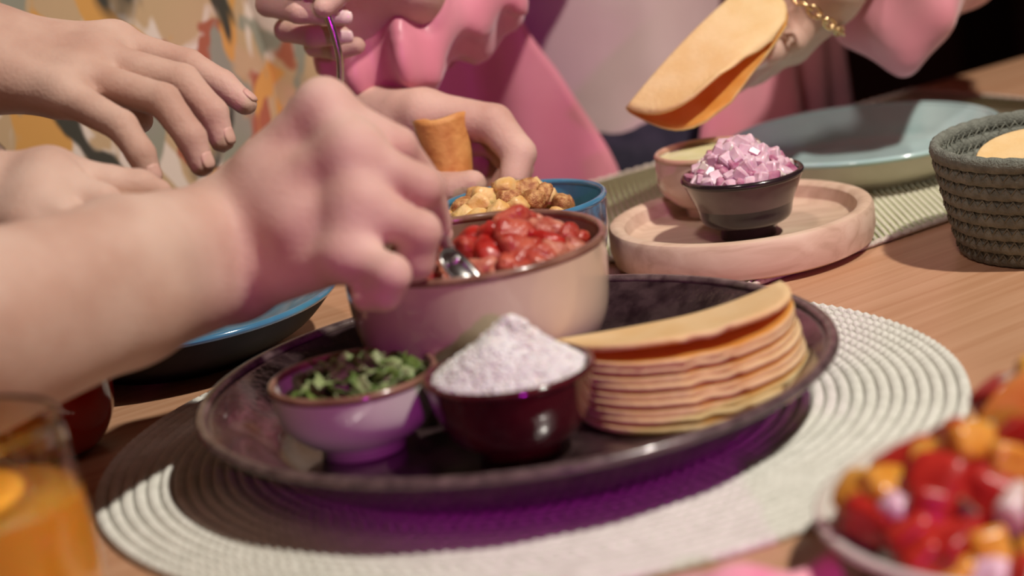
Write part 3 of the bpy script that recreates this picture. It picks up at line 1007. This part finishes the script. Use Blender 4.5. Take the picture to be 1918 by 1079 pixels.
# ------------------------------------------------------------------ drinks
def drink(name, cx, cy, prof, level, liquid, label, wall=0.0010):
    e = empty(name, (cx, cy, 0.0003), label, 'glass')
    P = smooth_profile(prof, 6)
    inner = [(max(r-wall, 0), zz+(0.0015 if i < 4 else 0)) for i, (r, zz) in enumerate(P)]
    V, Fc = lathe([(0, 0)] + P + inner[::-1] + [(0, inner[0][1])], 64)
    mesh_obj('glass_body', V, Fc, MT['glass'], e)
    liq = [(r+0.0002, zz-0.0001) for r, zz in inner if zz < level and r > 0.002]
    V, Fc = lathe([(0, liq[0][1])] + liq + [(liq[-1][0], level), (0, level)], 64)
    mesh_obj('drink', V, Fc, liquid, e)
    return e
drink('juice_glass', -0.225, -0.205, [(0.032, 0.0), (0.043, 0.008), (0.0475, 0.030), (0.0465, 0.060), (0.0440, 0.085), (0.0420, 0.106)], 0.074, MT['juice'], 'stemless clear glass of orange juice beside the round placemat')
drink('drink_glass', -0.252, 0.080, [(0.014, 0.0), (0.026, 0.006), (0.0345, 0.022), (0.0360, 0.040), (0.0335, 0.065), (0.0320, 0.080)], 0.066, MT['red_drink'], 'small round bottomed glass of red drink beside the dark plate')

# ------------------------------------------------------------------ people
def chain(pts, radii):
    P = [at(*p) if isinstance(p, tuple) else np.array(p) for p in pts]
    return [(P[i], P[i+1], radii[i]*1e-3, radii[i+1]*1e-3) for i in range(len(P)-1)]

def nail(parent, base, chain_, L, Wd, m, out=0.0):
    """a nail on the back of the last phalanx of a finger chain"""
    a0, a1, b1 = chain_[-2][0], chain_[-1][0], chain_[-1][1]
    r = chain_[-1][3]
    d0 = (a1-a0)/np.linalg.norm(a1-a0)
    d1 = (b1-a1)/np.linalg.norm(b1-a1)
    n = d0-d1
    n = n - d1*(n@d1)
    if np.linalg.norm(n) < 0.05:
        n = np.array([0, 0, 1.0]) - d1*d1[2]
    n /= np.linalg.norm(n)
    s = np.cross(n, d1)
    c = b1 + d1*(r*0.15 if out else -r*0.05)
    G = np.zeros((7, 7, 3))
    for i in range(7):
        for j in range(7):
            u, w = i/3-1, j/3-1
            # squircle map
            uu, ww = u*math.sqrt(1-w*w*0.30), w*math.sqrt(1-u*u*0.30)
            ang_ = ww*Wd/2/r
            xo = uu*L/2 + (r*0.15 if out else -r*0.05)
            rl = r*1.0 if (xo < 0 or out) else math.sqrt(max(r*r*1.01-xo*xo, (0.45*r)**2))
            G[i, j] = c + d1*uu*L/2 + s*math.sin(ang_)*rl + n*(math.cos(ang_)*rl - (0.0014*max(uu, 0)**2 if out else 0)) - np.array(base)
    V, Fc = sheet(G, 0.0007)
    o = mesh_obj('fingernail', V, Fc, m, parent)
    return o

def person_mesh(name, core, fingers, mskin, base, res=0.002, k_limb=0.006, parent=None):
    V, Fc = sdf_mesh(core, fingers, res, k_limb)
    V = V - np.array(base)
    return mesh_obj(name, V, Fc, mskin, parent, loc=None if parent else base)

def core_of(pairs, k):
    """pairs: list of (pixelpoint, pixelpoint, ra_mm, rb_mm)"""
    return [(at(*a) if isinstance(a, tuple) else a, at(*b) if isinstance(b, tuple) else b, ra*1e-3, rb*1e-3, k) for a, b, ra, rb in pairs]

# --- near person: forearm from the left, hand gripping the spoon over the stew
w1, w2 = (398, 434, 1.087), (440, 520, 1.081)
mi, mm, mr, mp_ = (606, 200, 1.058), (662, 288, 1.040), (674, 386, 1.032), (654, 478, 1.026)
core = core_of([
    ((-520, 800, 0.887), (-60, 610, 0.949), 49, 40.5), ((-60, 610, 0.949), (230, 505, 1.010), 40.5, 33.5), ((230, 505, 1.018), (400, 452, 1.073), 33.5, 27.5),
    ((-60, 690, 0.949), (240, 575, 1.005), 32, 26.5), ((240, 575, 1.005), w2, 26.5, 21.5), ((230, 492, 1.020), w1, 26.5, 21.5),
    (w1, mi, 20, 13), ((405, 440, 1.081), mm, 21, 14), ((420, 475, 1.079), mr, 21, 13.5), (w2, mp_, 20, 12),
    (mi, mm, 11.5, 11.5), (mm, mr, 11.5, 11.5), (mr, mp_, 11.5, 11), ((500, 330, 1.066), (560, 420, 1.046), 15, 16),
    ((470, 350, 1.097), (590, 330, 1.107), 18, 16), ((500, 420, 1.086), (640, 430, 1.083), 17, 15)], 0.011)
fi = chain([mi, (742, 276, 1.059), (800, 352, 1.087), (815, 415, 1.104)], [10.5, 10.4, 9.4, 8.2])
fm = chain([mm, (786, 350, 1.038), (808, 420, 1.077), (792, 462, 1.095)], [10.8, 10.8, 9.8, 8.3])
fr = chain([mr, (786, 434, 1.028), (778, 490, 1.034), (744, 504, 1.038)], [10.5, 10.4, 9.4, 8.1])
fp = chain([mp_, (732, 514, 1.012), (720, 548, 1.016), (686, 556, 1.020)], [9.8, 9.6, 8.6, 7.5])
ft = chain([(560, 340, 1.108), (680, 362, 1.122), (775, 405, 1.124), (818, 440, 1.116)], [15.6, 12.0, 10.4, 8.8])
base = at(300, 560, 0.96)
pE = person_mesh('person', core, [fi, fm, fr, fp, ft], MT['skin_b'], base, 0.0021, k_limb=0.007)
tag(pE, 'bare forearm and hand of a person gripping a spoon over the stew bowl', 'person')
nail(pE, base, fi, 0.011, 0.011, MT['nail'])
nail(pE, base, fm, 0.011, 0.011, MT['nail'])

# spoon held in that hand
e = empty('serving_spoon', atz(872, 512, 0.086), 'metal serving spoon dipping into the red stew from the gripping hand', 'spoon')
sb = np.array(e.location)
hp = crom([at(640, 250, 1.105)-sb, at(760, 360, 1.098)-sb, at(822, 436, 1.078)-sb, at(846, 476, 1.058)-sb, at(858, 494, 1.050)-sb], 6)
V, Fc = tube(hp, [0.0032]*6 + [0.0030]*(len(hp)-12) + [0.0034]*6, 8)
mesh_obj('handle', V, Fc, MT['steel'], e)
d = at(890, 528, 1.05)-at(850, 486, 1.05)
d /= np.linalg.norm(d)
n = np.array([0.15, -0.35, 0.92])
n -= d*(n@d)
n /= np.linalg.norm(n)
s = np.cross(n, d)
c0 = at(866, 508, 1.046) - sb
G = np.zeros((11, 9, 3))
for i in range(11):
    for j in range(9):
        u, w = i/5-1, j/4-1
        uu, ww = u*math.sqrt(1-w*w*.42), w*math.sqrt(1-u*u*.42)
        G[i, j] = c0 + d*uu*0.0145 + s*ww*0.0085 + n*(-0.004*(1-min(1, uu*uu+ww*ww)))
V, Fc = sheet(G, 0.0012)
mesh_obj('spoon_bowl', V, Fc, MT['steel'], e)

# --- second person on the left: fist pinching a piece of tortilla
base = at(-60, 400, 1.086)
core = core_of([
    ((-520, 520, 1.129), (-180, 420, 1.113), 40, 31), ((-180, 420, 1.113), (-40, 385, 1.097), 31, 24),
    ((-40, 355, 1.108), (92, 330, 1.102), 20, 12.5), ((-40, 375, 1.097), (88, 345, 1.084), 20, 13), ((-40, 400, 1.086), (70, 385, 1.070), 20, 13), ((-40, 425, 1.081), (50, 425, 1.063), 18, 12),
    ((92, 330, 1.102), (88, 345, 1.084), 13, 13), ((88, 345, 1.084), (70, 385, 1.070), 13, 13), ((70, 385, 1.070), (50, 425, 1.063), 13, 12),
    ((0, 400, 1.097), (110, 400, 1.097), 18, 15)], 0.012)
fi = chain([(92, 330, 1.102), (208, 348, 1.102), (262, 350, 1.105), (296, 362, 1.110)], [13.1, 10.5, 9.0, 7.6])
fm = chain([(88, 345, 1.084), (190, 385, 1.078), (222, 412, 1.088), (205, 432, 1.102)], [13.1, 11.0, 9.5, 8.4])
fr = chain([(70, 385, 1.070), (150, 428, 1.063), (165, 455, 1.078), (135, 462, 1.092)], [12.6, 10.5, 9.5, 8.4])
fp = chain([(50, 425, 1.063), (110, 468, 1.056), (118, 490, 1.070), (92, 490, 1.081)], [11.6, 9.5, 8.4, 7.4])
ft = chain([(20, 395, 1.113), (140, 392, 1.118), (215, 386, 1.118), (262, 392, 1.116)], [15.8, 12.6, 11.0, 8.9])
pD = person_mesh('person', core, [fi, fm, fr, fp, ft], MT['skin_b'], base, 0.0021)
tag(pD, 'closed hand of a person with a silver bangle pinching a piece of tortilla', 'person')
# bangle
cb = at(-8, 350, 1.086) - base
ax_ = at(92, 345, 1.086)-at(-60, 385, 1.097)
ax_ /= np.linalg.norm(ax_)
xx = np.cross(ax_, np.array([0, 0, 1.0]))
xx /= np.linalg.norm(xx)
yy = np.cross(ax_, xx)
cb = at(-22, 385, 1.095) - base
for q in (0.0, 0.006):
    ring = [cb + ax_*q + 0.034*(xx*math.cos(a)+yy*math.sin(a)) for a in np.linspace(0, 2*math.pi, 49)]
    V, Fc = tube(ring, 0.0012, 8)
    mesh_obj('bangle', V, Fc, MT['steel'], pD)
V, Fc = folded(0.016, 0.004, th=0.0022, seed=91)
o = mesh_obj('tortilla_piece', V, Fc, MT['tortilla_pale'], None, loc=at(272, 384, 1.097))
o.rotation_euler = (math.radians(62), math.radians(24), math.radians(10))
tag(o, 'small pale piece of tortilla pinched in the closed hand', 'tortilla')

# --- person in the printed shirt: right hand reaching over, left hand holding a rolled taco
PA = TU*0.02 + TV*0.66
PA = np.array([PA[0], PA[1], FLOOR])
rA = empty('person', PA, 'person in a beige printed shirt reaching out one hand and holding a rolled taco', 'person')
def ext(p):
    return np.array(p)
shR = PA + np.array([-0.19, 0.02, 1.36])
shL = PA + np.array([0.19, 0.02, 1.36])
elR = at(-420, -40, 1.32)
elL = at(560, 330, 1.70)
wR = (-30, 92, 1.20)
core = core_of([(PA+np.array([0, 0.02, 0.95]), PA+np.array([0, 0.02, 1.36]), 60, 60), (shR, shL, 50, 50), (PA+np.array([0, 0.02, 1.36]), PA+np.array([0, 0.02, 1.46]), 52, 48),
    (shR, elR, 48, 40), (elR, (-150, 62, 1.24), 40, 31), ((-150, 62, 1.24), wR, 31, 24), ((-150, 100, 1.23), (-30, 130, 1.185), 24, 21),
    (shL, elL, 48, 38), (elL, (712, 236, 1.44), 34, 25)], 0.03)
# reaching hand
mi, mm, mr, mp_ = (214, 84, 1.215), (180, 112, 1.195), (146, 142, 1.178), (118, 176, 1.162)
core += core_of([(wR, mi, 20, 12), (wR, mm, 21, 12.5), ((-35, 118, 1.19), mr, 20, 12), ((-35, 140, 1.18), mp_, 19, 11.5),
    (mi, mm, 11, 11), (mm, mr, 11, 11), (mr, mp_, 11, 10.5), ((-20, 130, 1.20), (110, 175, 1.195), 19, 15)], 0.011)
A_f = [chain([mi, (352, 122, 1.205), (416, 158, 1.200), (460, 194, 1.197)], [11, 9.2, 8.2, 6.8]),
       chain([mm, (342, 152, 1.178), (398, 212, 1.172), (416, 262, 1.172)], [11.5, 9.6, 8.6, 7.2]),
       chain([mr, (306, 188, 1.158), (358, 258, 1.152), (378, 308, 1.152)], [11, 9.4, 8.4, 7.0]),
       chain([mp_, (228, 236, 1.142), (264, 288, 1.136), (282, 330, 1.136)], [10.5, 8.6, 7.8, 6.6]),
       chain([(40, 110, 1.225), (130, 130, 1.245), (215, 180, 1.240), (262, 225, 1.232)], [15, 11, 9.5, 8])]
for q, mcp in enumerate((mi, mm, mr, mp_)):
    a_ = at(10, 66+20*q, 1.185-0.006*q)
    b_ = at(mcp[0]-8, mcp[1]-20, mcp[2]-0.004)
    core.append((a_, b_, 0.0036, 0.0058, 0.006))
# hand with the rolled taco
q0, q1, q2, q3 = (792, 214, 1.412), (786, 240, 1.425), (770, 262, 1.437), (752, 282, 1.445)
core += core_of([((715, 225, 1.437), q0, 22, 17), ((715, 235, 1.448), q1, 21, 14), ((712, 250, 1.453), q2, 20, 13), ((700, 270, 1.453), q3, 19, 12), ((720, 270, 1.425), (770, 300, 1.409), 18, 14)], 0.011)
A_f += [chain([q0, (925, 232, 1.395), (972, 288, 1.383), (962, 336, 1.377)], [16.2, 13.0, 11.3, 9.7]),
        chain([q1, (930, 262, 1.419), (968, 316, 1.406), (940, 352, 1.395)], [14.0, 11.9, 10.8, 9.2]),
        chain([q2, (905, 300, 1.437), (935, 345, 1.425), (905, 372, 1.414)], [13.0, 10.8, 9.7, 8.6]),
        chain([q3, (880, 330, 1.442), (905, 365, 1.434), (878, 385, 1.425)], [11.9, 9.7, 8.6, 7.6]),
        chain([(745, 285, 1.417), (800, 352, 1.395), (850, 356, 1.381), (884, 346, 1.377)], [16.2, 12.4, 11.3, 9.7])]
bA = person_mesh('body', core, A_f, MT['skin_a'], PA, 0.0026, parent=rA)
for k in (0, 1, 2, 3):
    nail(bA, PA, A_f[k], 0.0095, 0.0095, MT['nail'])
def garment(levels, th, wave=0.0, nw=7, seed=0, cx=0, cy=0, nphi=64, phi0=0.0, rot=0.0, ridge=None):
    """levels: list of (z, a, b, open_left, open_right) with half-width a, half-depth b; phi=0 is the front"""
    G = []
    L = crom([np.array(l, float) for l in levels], 6)
    for l in L:
        zz, a, b, ol, orr = l
        row = []
        ph = np.linspace(orr, 2*math.pi-ol, nphi) if orr > 0.03 else np.linspace(math.pi, 3*math.pi, nphi)
        for p in ph:
            w = 1 + wave*math.sin(nw*p+seed+zz*3) + 0.5*wave*math.sin(2.3*nw*p+1.3*seed-zz*5)
            x, y = a*w*math.sin(p), -b*w*math.cos(p)
            xr = x*math.cos(rot)-y*math.sin(rot)
            yr = x*math.sin(rot)+y*math.cos(rot)
            row.append((cx+xr, cy+yr, zz))
        G.append(row)
    return sheet(G, th)
RA_ = math.radians(26)
V, Fc = garment([(0.72, 0.215, 0.135, 0.02, 0.02), (0.90, 0.212, 0.135, 0.02, 0.02), (1.1, 0.21, 0.135, 0.02, 0.02), (1.28, 0.215, 0.13, 0.02, 0.02), (1.40, 0.17, 0.10, 0.02, 0.02), (1.45, 0.085, 0.08, 0.02, 0.02)], 0.003, 0.018, 6, 1.0, rot=RA_, nphi=120)
mesh_obj('shirt', V, Fc, MT['shirt'], rA)
def sleeve(pts, radii, res=0.005, wr=0.006, nm='sleeve', parent=None, base=None, m=None, freq=70, seed=0):
    rr = np.random.default_rng(seed)
    ks = rr.normal(size=(6, 3))*freq
    ph = rr.uniform(0, 6.28, 6)
    def disp(P):
        d = np.zeros(len(P))
        for i in range(6):
            d += np.sin(P@ks[i]+ph[i])
        return wr*d/3
    P = [at(*p) if isinstance(p, tuple) else np.array(p) for p in pts]
    core = [(P[i], P[i+1], radii[i], radii[i+1], 0.02) for i in range(len(P)-1)]
    V, Fc = sdf_mesh(core, [], res, disp=disp, pad=0.03)
    return mesh_obj(nm, V-np.array(base), Fc, m, parent)
sleeve([shR, shR*0.4+elR*0.6], [0.075, 0.07], parent=rA, base=PA, m=MT['shirt'], freq=30)
sleeve([shL, elL*0.94+shL*0.06], [0.080, 0.070], parent=rA, base=PA, m=MT['shirt'], freq=30)
def trousers(root, rot, waist, m, name='trousers', a=0.155, b=0.11):
    parts = []
    for s in (-1, 1):
        def p(x, y, zz):
            return (x*math.cos(rot)-y*math.sin(rot), x*math.sin(rot)+y*math.cos(rot), zz)
        parts.append((p(s*0.07, 0.01, waist-0.12), p(s*0.095, 0.0, 0.48), 0.092, 0.062, 0.03))
        parts.append((p(s*0.095, 0.0, 0.48), p(s*0.10, 0.02, 0.09), 0.062, 0.05, 0.02))
    parts.append(((0, 0.01, waist-0.10), (0, 0.01, waist-0.02), b, b*0.95, 0.04))
    c, s_ = math.cos(rot), math.sin(rot)
    parts.append(((-0.06*c, -0.06*s_, waist-0.06), (0.06*c, 0.06*s_, waist-0.06), b*0.9, b*0.9, 0.03))
    V, Fc = sdf_mesh(parts, [], 0.008, pad=0.03)
    return mesh_obj(name, V, Fc, m, root)
def shoes(root, rot):
    for s in (-1, 1):
        parts = [((0, 0.06, 0.045), (0, -0.12, 0.036), 0.044, 0.035, 0.02), ((0, 0.03, 0.05), (0, 0.03, 0.09), 0.042, 0.045, 0.02)]
        V, Fc = sdf_mesh(parts, [], 0.006, pad=0.02)
        V[:, 2] = np.maximum(V[:, 2], 0.001)
        o = mesh_obj('shoe', V, Fc, MT['shoe'], root)
        o.location = (s*0.10*math.cos(rot), s*0.10*math.sin(rot), 0)
        o.rotation_euler = (0, 0, rot)
trousers(rA, RA_, 0.88, MT['jeans'])
shoes(rA, RA_)

# rolled taco in that hand
ra_ = at(844, 296, 1.395)
G = []
for i in range(15):
    tt = i/14
    row = []
    for j in range(40):
        a = j/39*2.35*math.pi
        r = (0.0098+0.0068*tt) - 0.00042*j/4*0.9
        row.append((r*math.cos(a+2.6)*1.15, r*math.sin(a+2.6)*0.9, -0.030+0.057*tt+0.0012*math.sin(3*a)*tt))
    G.append(row)
V, Fc = sheet(G, 0.0022)
o = mesh_obj('rolled_taco', V, Fc, MT['tortilla_brown'], None, loc=ra_)
o.rotation_euler = (math.radians(-12), math.radians(2), 0.4)
tag(o, 'toasted tortilla rolled into a taco held upright in a hand above the blue bowl', 'taco')

# --- woman in the pink jacket
PB = TU*0.508 + TV*0.613
PB = np.array([PB[0], PB[1], FLOOR])
RB_ = math.radians(26)
rB = empty('person', PB, 'person in an open pink jacket holding a fork and a folded tortilla', 'person')
def bl(x, y, zz):
    return PB + np.array([x*math.cos(RB_)-y*math.sin(RB_), x*math.sin(RB_)+y*math.cos(RB_), zz])
shR, shL = bl(-0.17, 0.03, 1.36), bl(0.17, 0.03, 1.36)
elR, elL = at(960, -230, 1.62), at(1800, -200, 1.66)
wR, wL = (770, -30, 1.42), (1560, -30, 1.47)
core = core_of([(bl(0, 0.03, 0.98), bl(0, 0.03, 1.36), 60, 60), (shR, shL, 42, 42), (bl(0, 0.03, 1.36), bl(0, 0.03, 1.46), 45, 40),
    (shR, elR, 40, 34), (elR, wR, 32, 21), (shL, elL, 40, 34), (elL, wL, 32, 21)], 0.03)
# fork hand (fingers fold towards the viewer's left, tips pointing back right)
k0, k1, k2, k3 = (610, -60, 1.395), (618, -15, 1.405), (640, 30, 1.42), (668, 66, 1.432)
core += core_of([(wR, k0, 18, 10.5), (wR, k1, 18, 10.5), ((775, -5, 1.43), k2, 18, 10.5), ((778, 20, 1.44), k3, 17, 10), (k0, k1, 9.5, 9.5), (k1, k2, 9.5, 9.5), (k2, k3, 9.5, 9)], 0.010)
B_f = [chain([k0, (500, -42, 1.365), (560, -30, 1.345), (628, -4, 1.345)], [9, 8.0, 7.6, 6.6]),
       chain([k1, (502, 8, 1.372), (560, 22, 1.350), (638, 30, 1.348)], [9, 8.0, 7.6, 6.4]),
       chain([k2, (536, 56, 1.388), (588, 68, 1.368), (640, 66, 1.366)], [9, 7.8, 7.2, 6.2]),
       chain([k3, (590, 86, 1.405), (632, 94, 1.388), (668, 86, 1.384)], [8.5, 7.2, 6.6, 6.0]),
       chain([(740, -40, 1.405), (690, -50, 1.372), (640, -20, 1.342), (606, 14, 1.336)], [13, 9.6, 8.4, 7])]
# tortilla hand: fingers under the tortilla
k0, k1, k2, k3 = (1478, 36, 1.486), (1484, 56, 1.496), (1486, 74, 1.506), (1486, 90, 1.516)
core += core_of([(wL, k0, 17, 10.5), (wL, k1, 17, 10.5), ((1562, -12, 1.48), k2, 17, 10), ((1562, 5, 1.49), k3, 16, 9.5), (k0, k1, 9.5, 9.5), (k1, k2, 9.5, 9.5), (k2, k3, 9.5, 9)], 0.010)
B_f += [chain([k0, (1412, 92, 1.486), (1376, 132, 1.488), (1338, 172, 1.488)], [9, 8, 7.2, 6.2]),
        chain([k1, (1408, 118, 1.502), (1374, 148, 1.506), (1344, 178, 1.508)], [9, 8, 7.2, 6.2]),
        chain([k2, (1428, 120, 1.505), (1402, 142, 1.508), (1380, 160, 1.508)], [9, 7.8, 7, 6]),
        chain([k3, (1444, 122, 1.520), (1424, 138, 1.520), (1406, 150, 1.520)], [8.5, 7.2, 6.6, 5.8]),
        chain([(1530, 22, 1.478), (1488, 74, 1.476), (1450, 96, 1.474), (1420, 112, 1.474)], [12, 9.4, 8.2, 6.8])]
bB = person_mesh('body', core, B_f, MT['skin_b'], PB, 0.0026, parent=rB, k_limb=0.005)
for k in (0, 1, 2, 5, 6, 9):
    nail(bB, PB, B_f[k], 0.015, 0.0095, MT['nail_pale'], out=0.004)
# clothes
V, Fc = garment([(0.90, 0.150, 0.112, 0.02, 0.02), (1.0, 0.142, 0.108, 0.02, 0.02), (1.12, 0.140, 0.108, 0.02, 0.02), (1.25, 0.15, 0.118, 0.02, 0.02), (1.34, 0.14, 0.10, 0.02, 0.02)], 0.003, 0.006, 5, 0.5, rot=RB_, nphi=96)
mesh_obj('top', V, Fc, MT['camisole'], rB)
trousers(rB, RB_, 0.935, MT['jeans'], 'jeans', b=0.122)
shoes(rB, RB_)
V, Fc = garment([(0.80, 0.232, 0.150, 0.22, 0.05), (0.90, 0.230, 0.150, 0.28, 0.08), (0.97, 0.227, 0.148, 0.42, 0.20), (1.03, 0.224, 0.146, 0.55, 0.38), (1.12, 0.219, 0.144, 0.58, 0.52), (1.25, 0.205, 0.135, 0.6, 0.65), (1.36, 0.185, 0.105, 0.7, 0.7), (1.42, 0.10, 0.085, 0.8, 0.8)],
                0.0035, 0.048, 8, 2.0, rot=RB_, nphi=170)
mesh_obj('jacket', V, Fc, MT['jacket'], rB)
sleeve([shR, elR, (840, -20, 1.50), (748, 92, 1.45), (650, 108, 1.445)], [0.075, 0.070, 0.046, 0.034, 0.020], res=0.0036, wr=0.0075, nm='jacket_sleeve', parent=rB, base=PB, m=MT['jacket'], freq=62, seed=3)
sleeve([shL, elL, (1680, -25, 1.54), (1672, 42, 1.53)], [0.075, 0.072, 0.048, 0.022], res=0.0036, wr=0.0075, nm='jacket_sleeve', parent=rB, base=PB, m=MT['jacket'], freq=62, seed=5)
# bracelet of round links at the wrist
cb = at(1518, 12, 1.474)-PB
ax_ = at(*wL)-at(1482, 62, 1.48)
ax_ /= np.linalg.norm(ax_)
xx = np.cross(ax_, np.array([0, 0, 1.0]))
xx /= np.linalg.norm(xx)
yy = np.cross(ax_, xx)
for i in range(24):
    a = 2*math.pi*i/24
    c = cb + 0.0275*(xx*math.cos(a)+yy*math.sin(a))
    tg = -xx*math.sin(a)+yy*math.cos(a)
    nn = (xx*math.cos(a)+yy*math.sin(a)) if i % 2 else ax_
    ring = [c + 0.0056*tg*math.cos(b) + 0.0034*nn*math.sin(b) for b in np.linspace(0, 2*math.pi, 13)]
    V, Fc = tube(ring, 0.0010, 6)
    mesh_obj('bracelet_link', V, Fc, MT['gold'], rB)

# fork in her right hand
e = empty('fork', at(636, 158, 1.345), 'thin metal fork held downwards in a raised hand', 'fork')
fb = np.array(e.location)
hp = crom([at(560, -60, 1.335)-fb, at(608, 18, 1.338)-fb, at(630, 80, 1.342)-fb, at(638, 130, 1.346)-fb, at(634, 185, 1.350)-fb], 8)
V, Fc = tube(hp, [0.0024]*len(hp), 8)
mesh_obj('handle', V, Fc, MT['steel'], e)
hd = at(632, 205, 1.352)-fb
dn = at(622, 250, 1.356)-at(634, 185, 1.350)
dn /= np.linalg.norm(dn)
sd = np.cross(dn, np.array([0, 1.0, 0]))
sd /= np.linalg.norm(sd)
parts = [tube([hp[-1], hp[-1]+dn*0.006, hp[-1]+dn*0.012], [0.0022, 0.0045, 0.0060], 8)]
V, Fc = parts[0]
mesh_obj('fork_head', V, Fc, MT['steel'], e)
for q in (-1.5, -0.5, 0.5, 1.5):
    p0 = hp[-1]+dn*0.010+sd*q*0.0030
    V, Fc = tube([p0, p0+dn*0.012, p0+dn*0.026], [0.0011, 0.0010, 0.0005], 6)
    mesh_obj('tine', V, Fc, MT['steel'], e)

# folded tortilla in her left hand
c0 = at(1294, 74, 1.450)
xa = at(1440, -70, 1.475)-at(1180, 196, 1.430)
xa /= np.linalg.norm(xa)
sdir = CR*0.57 - CU*0.82
sdir -= xa*(sdir@xa)
sdir /= np.linalg.norm(sdir)
ya = sdir*0.80 - _fw*0.60
ya -= xa*(ya@xa)
ya /= np.linalg.norm(ya)
ya = -ya                      # local -y points to the open edge
za = np.cross(xa, ya)
V, Fc = folded(0.067, 0.0100, slip=0.0040, vary=0.95, pw=3.2, th=0.0026, r0=0.0022, seed=77, curl=-1.4, lip=0.001)
V = np.array(V)*np.array([1, 0.80, 1])
o = mesh_obj('folded_tortilla', V, Fc, MT['tortilla_pale'])
o.matrix_world = Matrix(((xa[0], ya[0], za[0], c0[0]), (xa[1], ya[1], za[1], c0[1]), (xa[2], ya[2], za[2], c0[2]), (0, 0, 0, 1)))
two_sided(o, 33, 25, MT['tortilla_inner_glow'])
tag(o, 'folded pale corn tortilla held up in a hand with a gold chain bracelet', 'tortilla')

# ------------------------------------------------------------------ pink napkin edge near the front
G = np.zeros((14, 18, 3))
for i in range(14):
    for j in range(18):
        x, y = (j/17-0.5)*0.11, (i/13-0.5)*0.07
        G[i, j] = (x, y, 0.010+0.006*math.sin(90*x+40*y)+0.005*math.sin(150*y-60*x))
V, Fc = sheet(G, 0.001)
o = mesh_obj('paper_napkin', V, Fc, MT['napkin'], None, loc=(0.062, -0.268, 0.0012))
tag(o, 'crumpled pink paper napkin on the table beside the white taco plate', 'napkin')
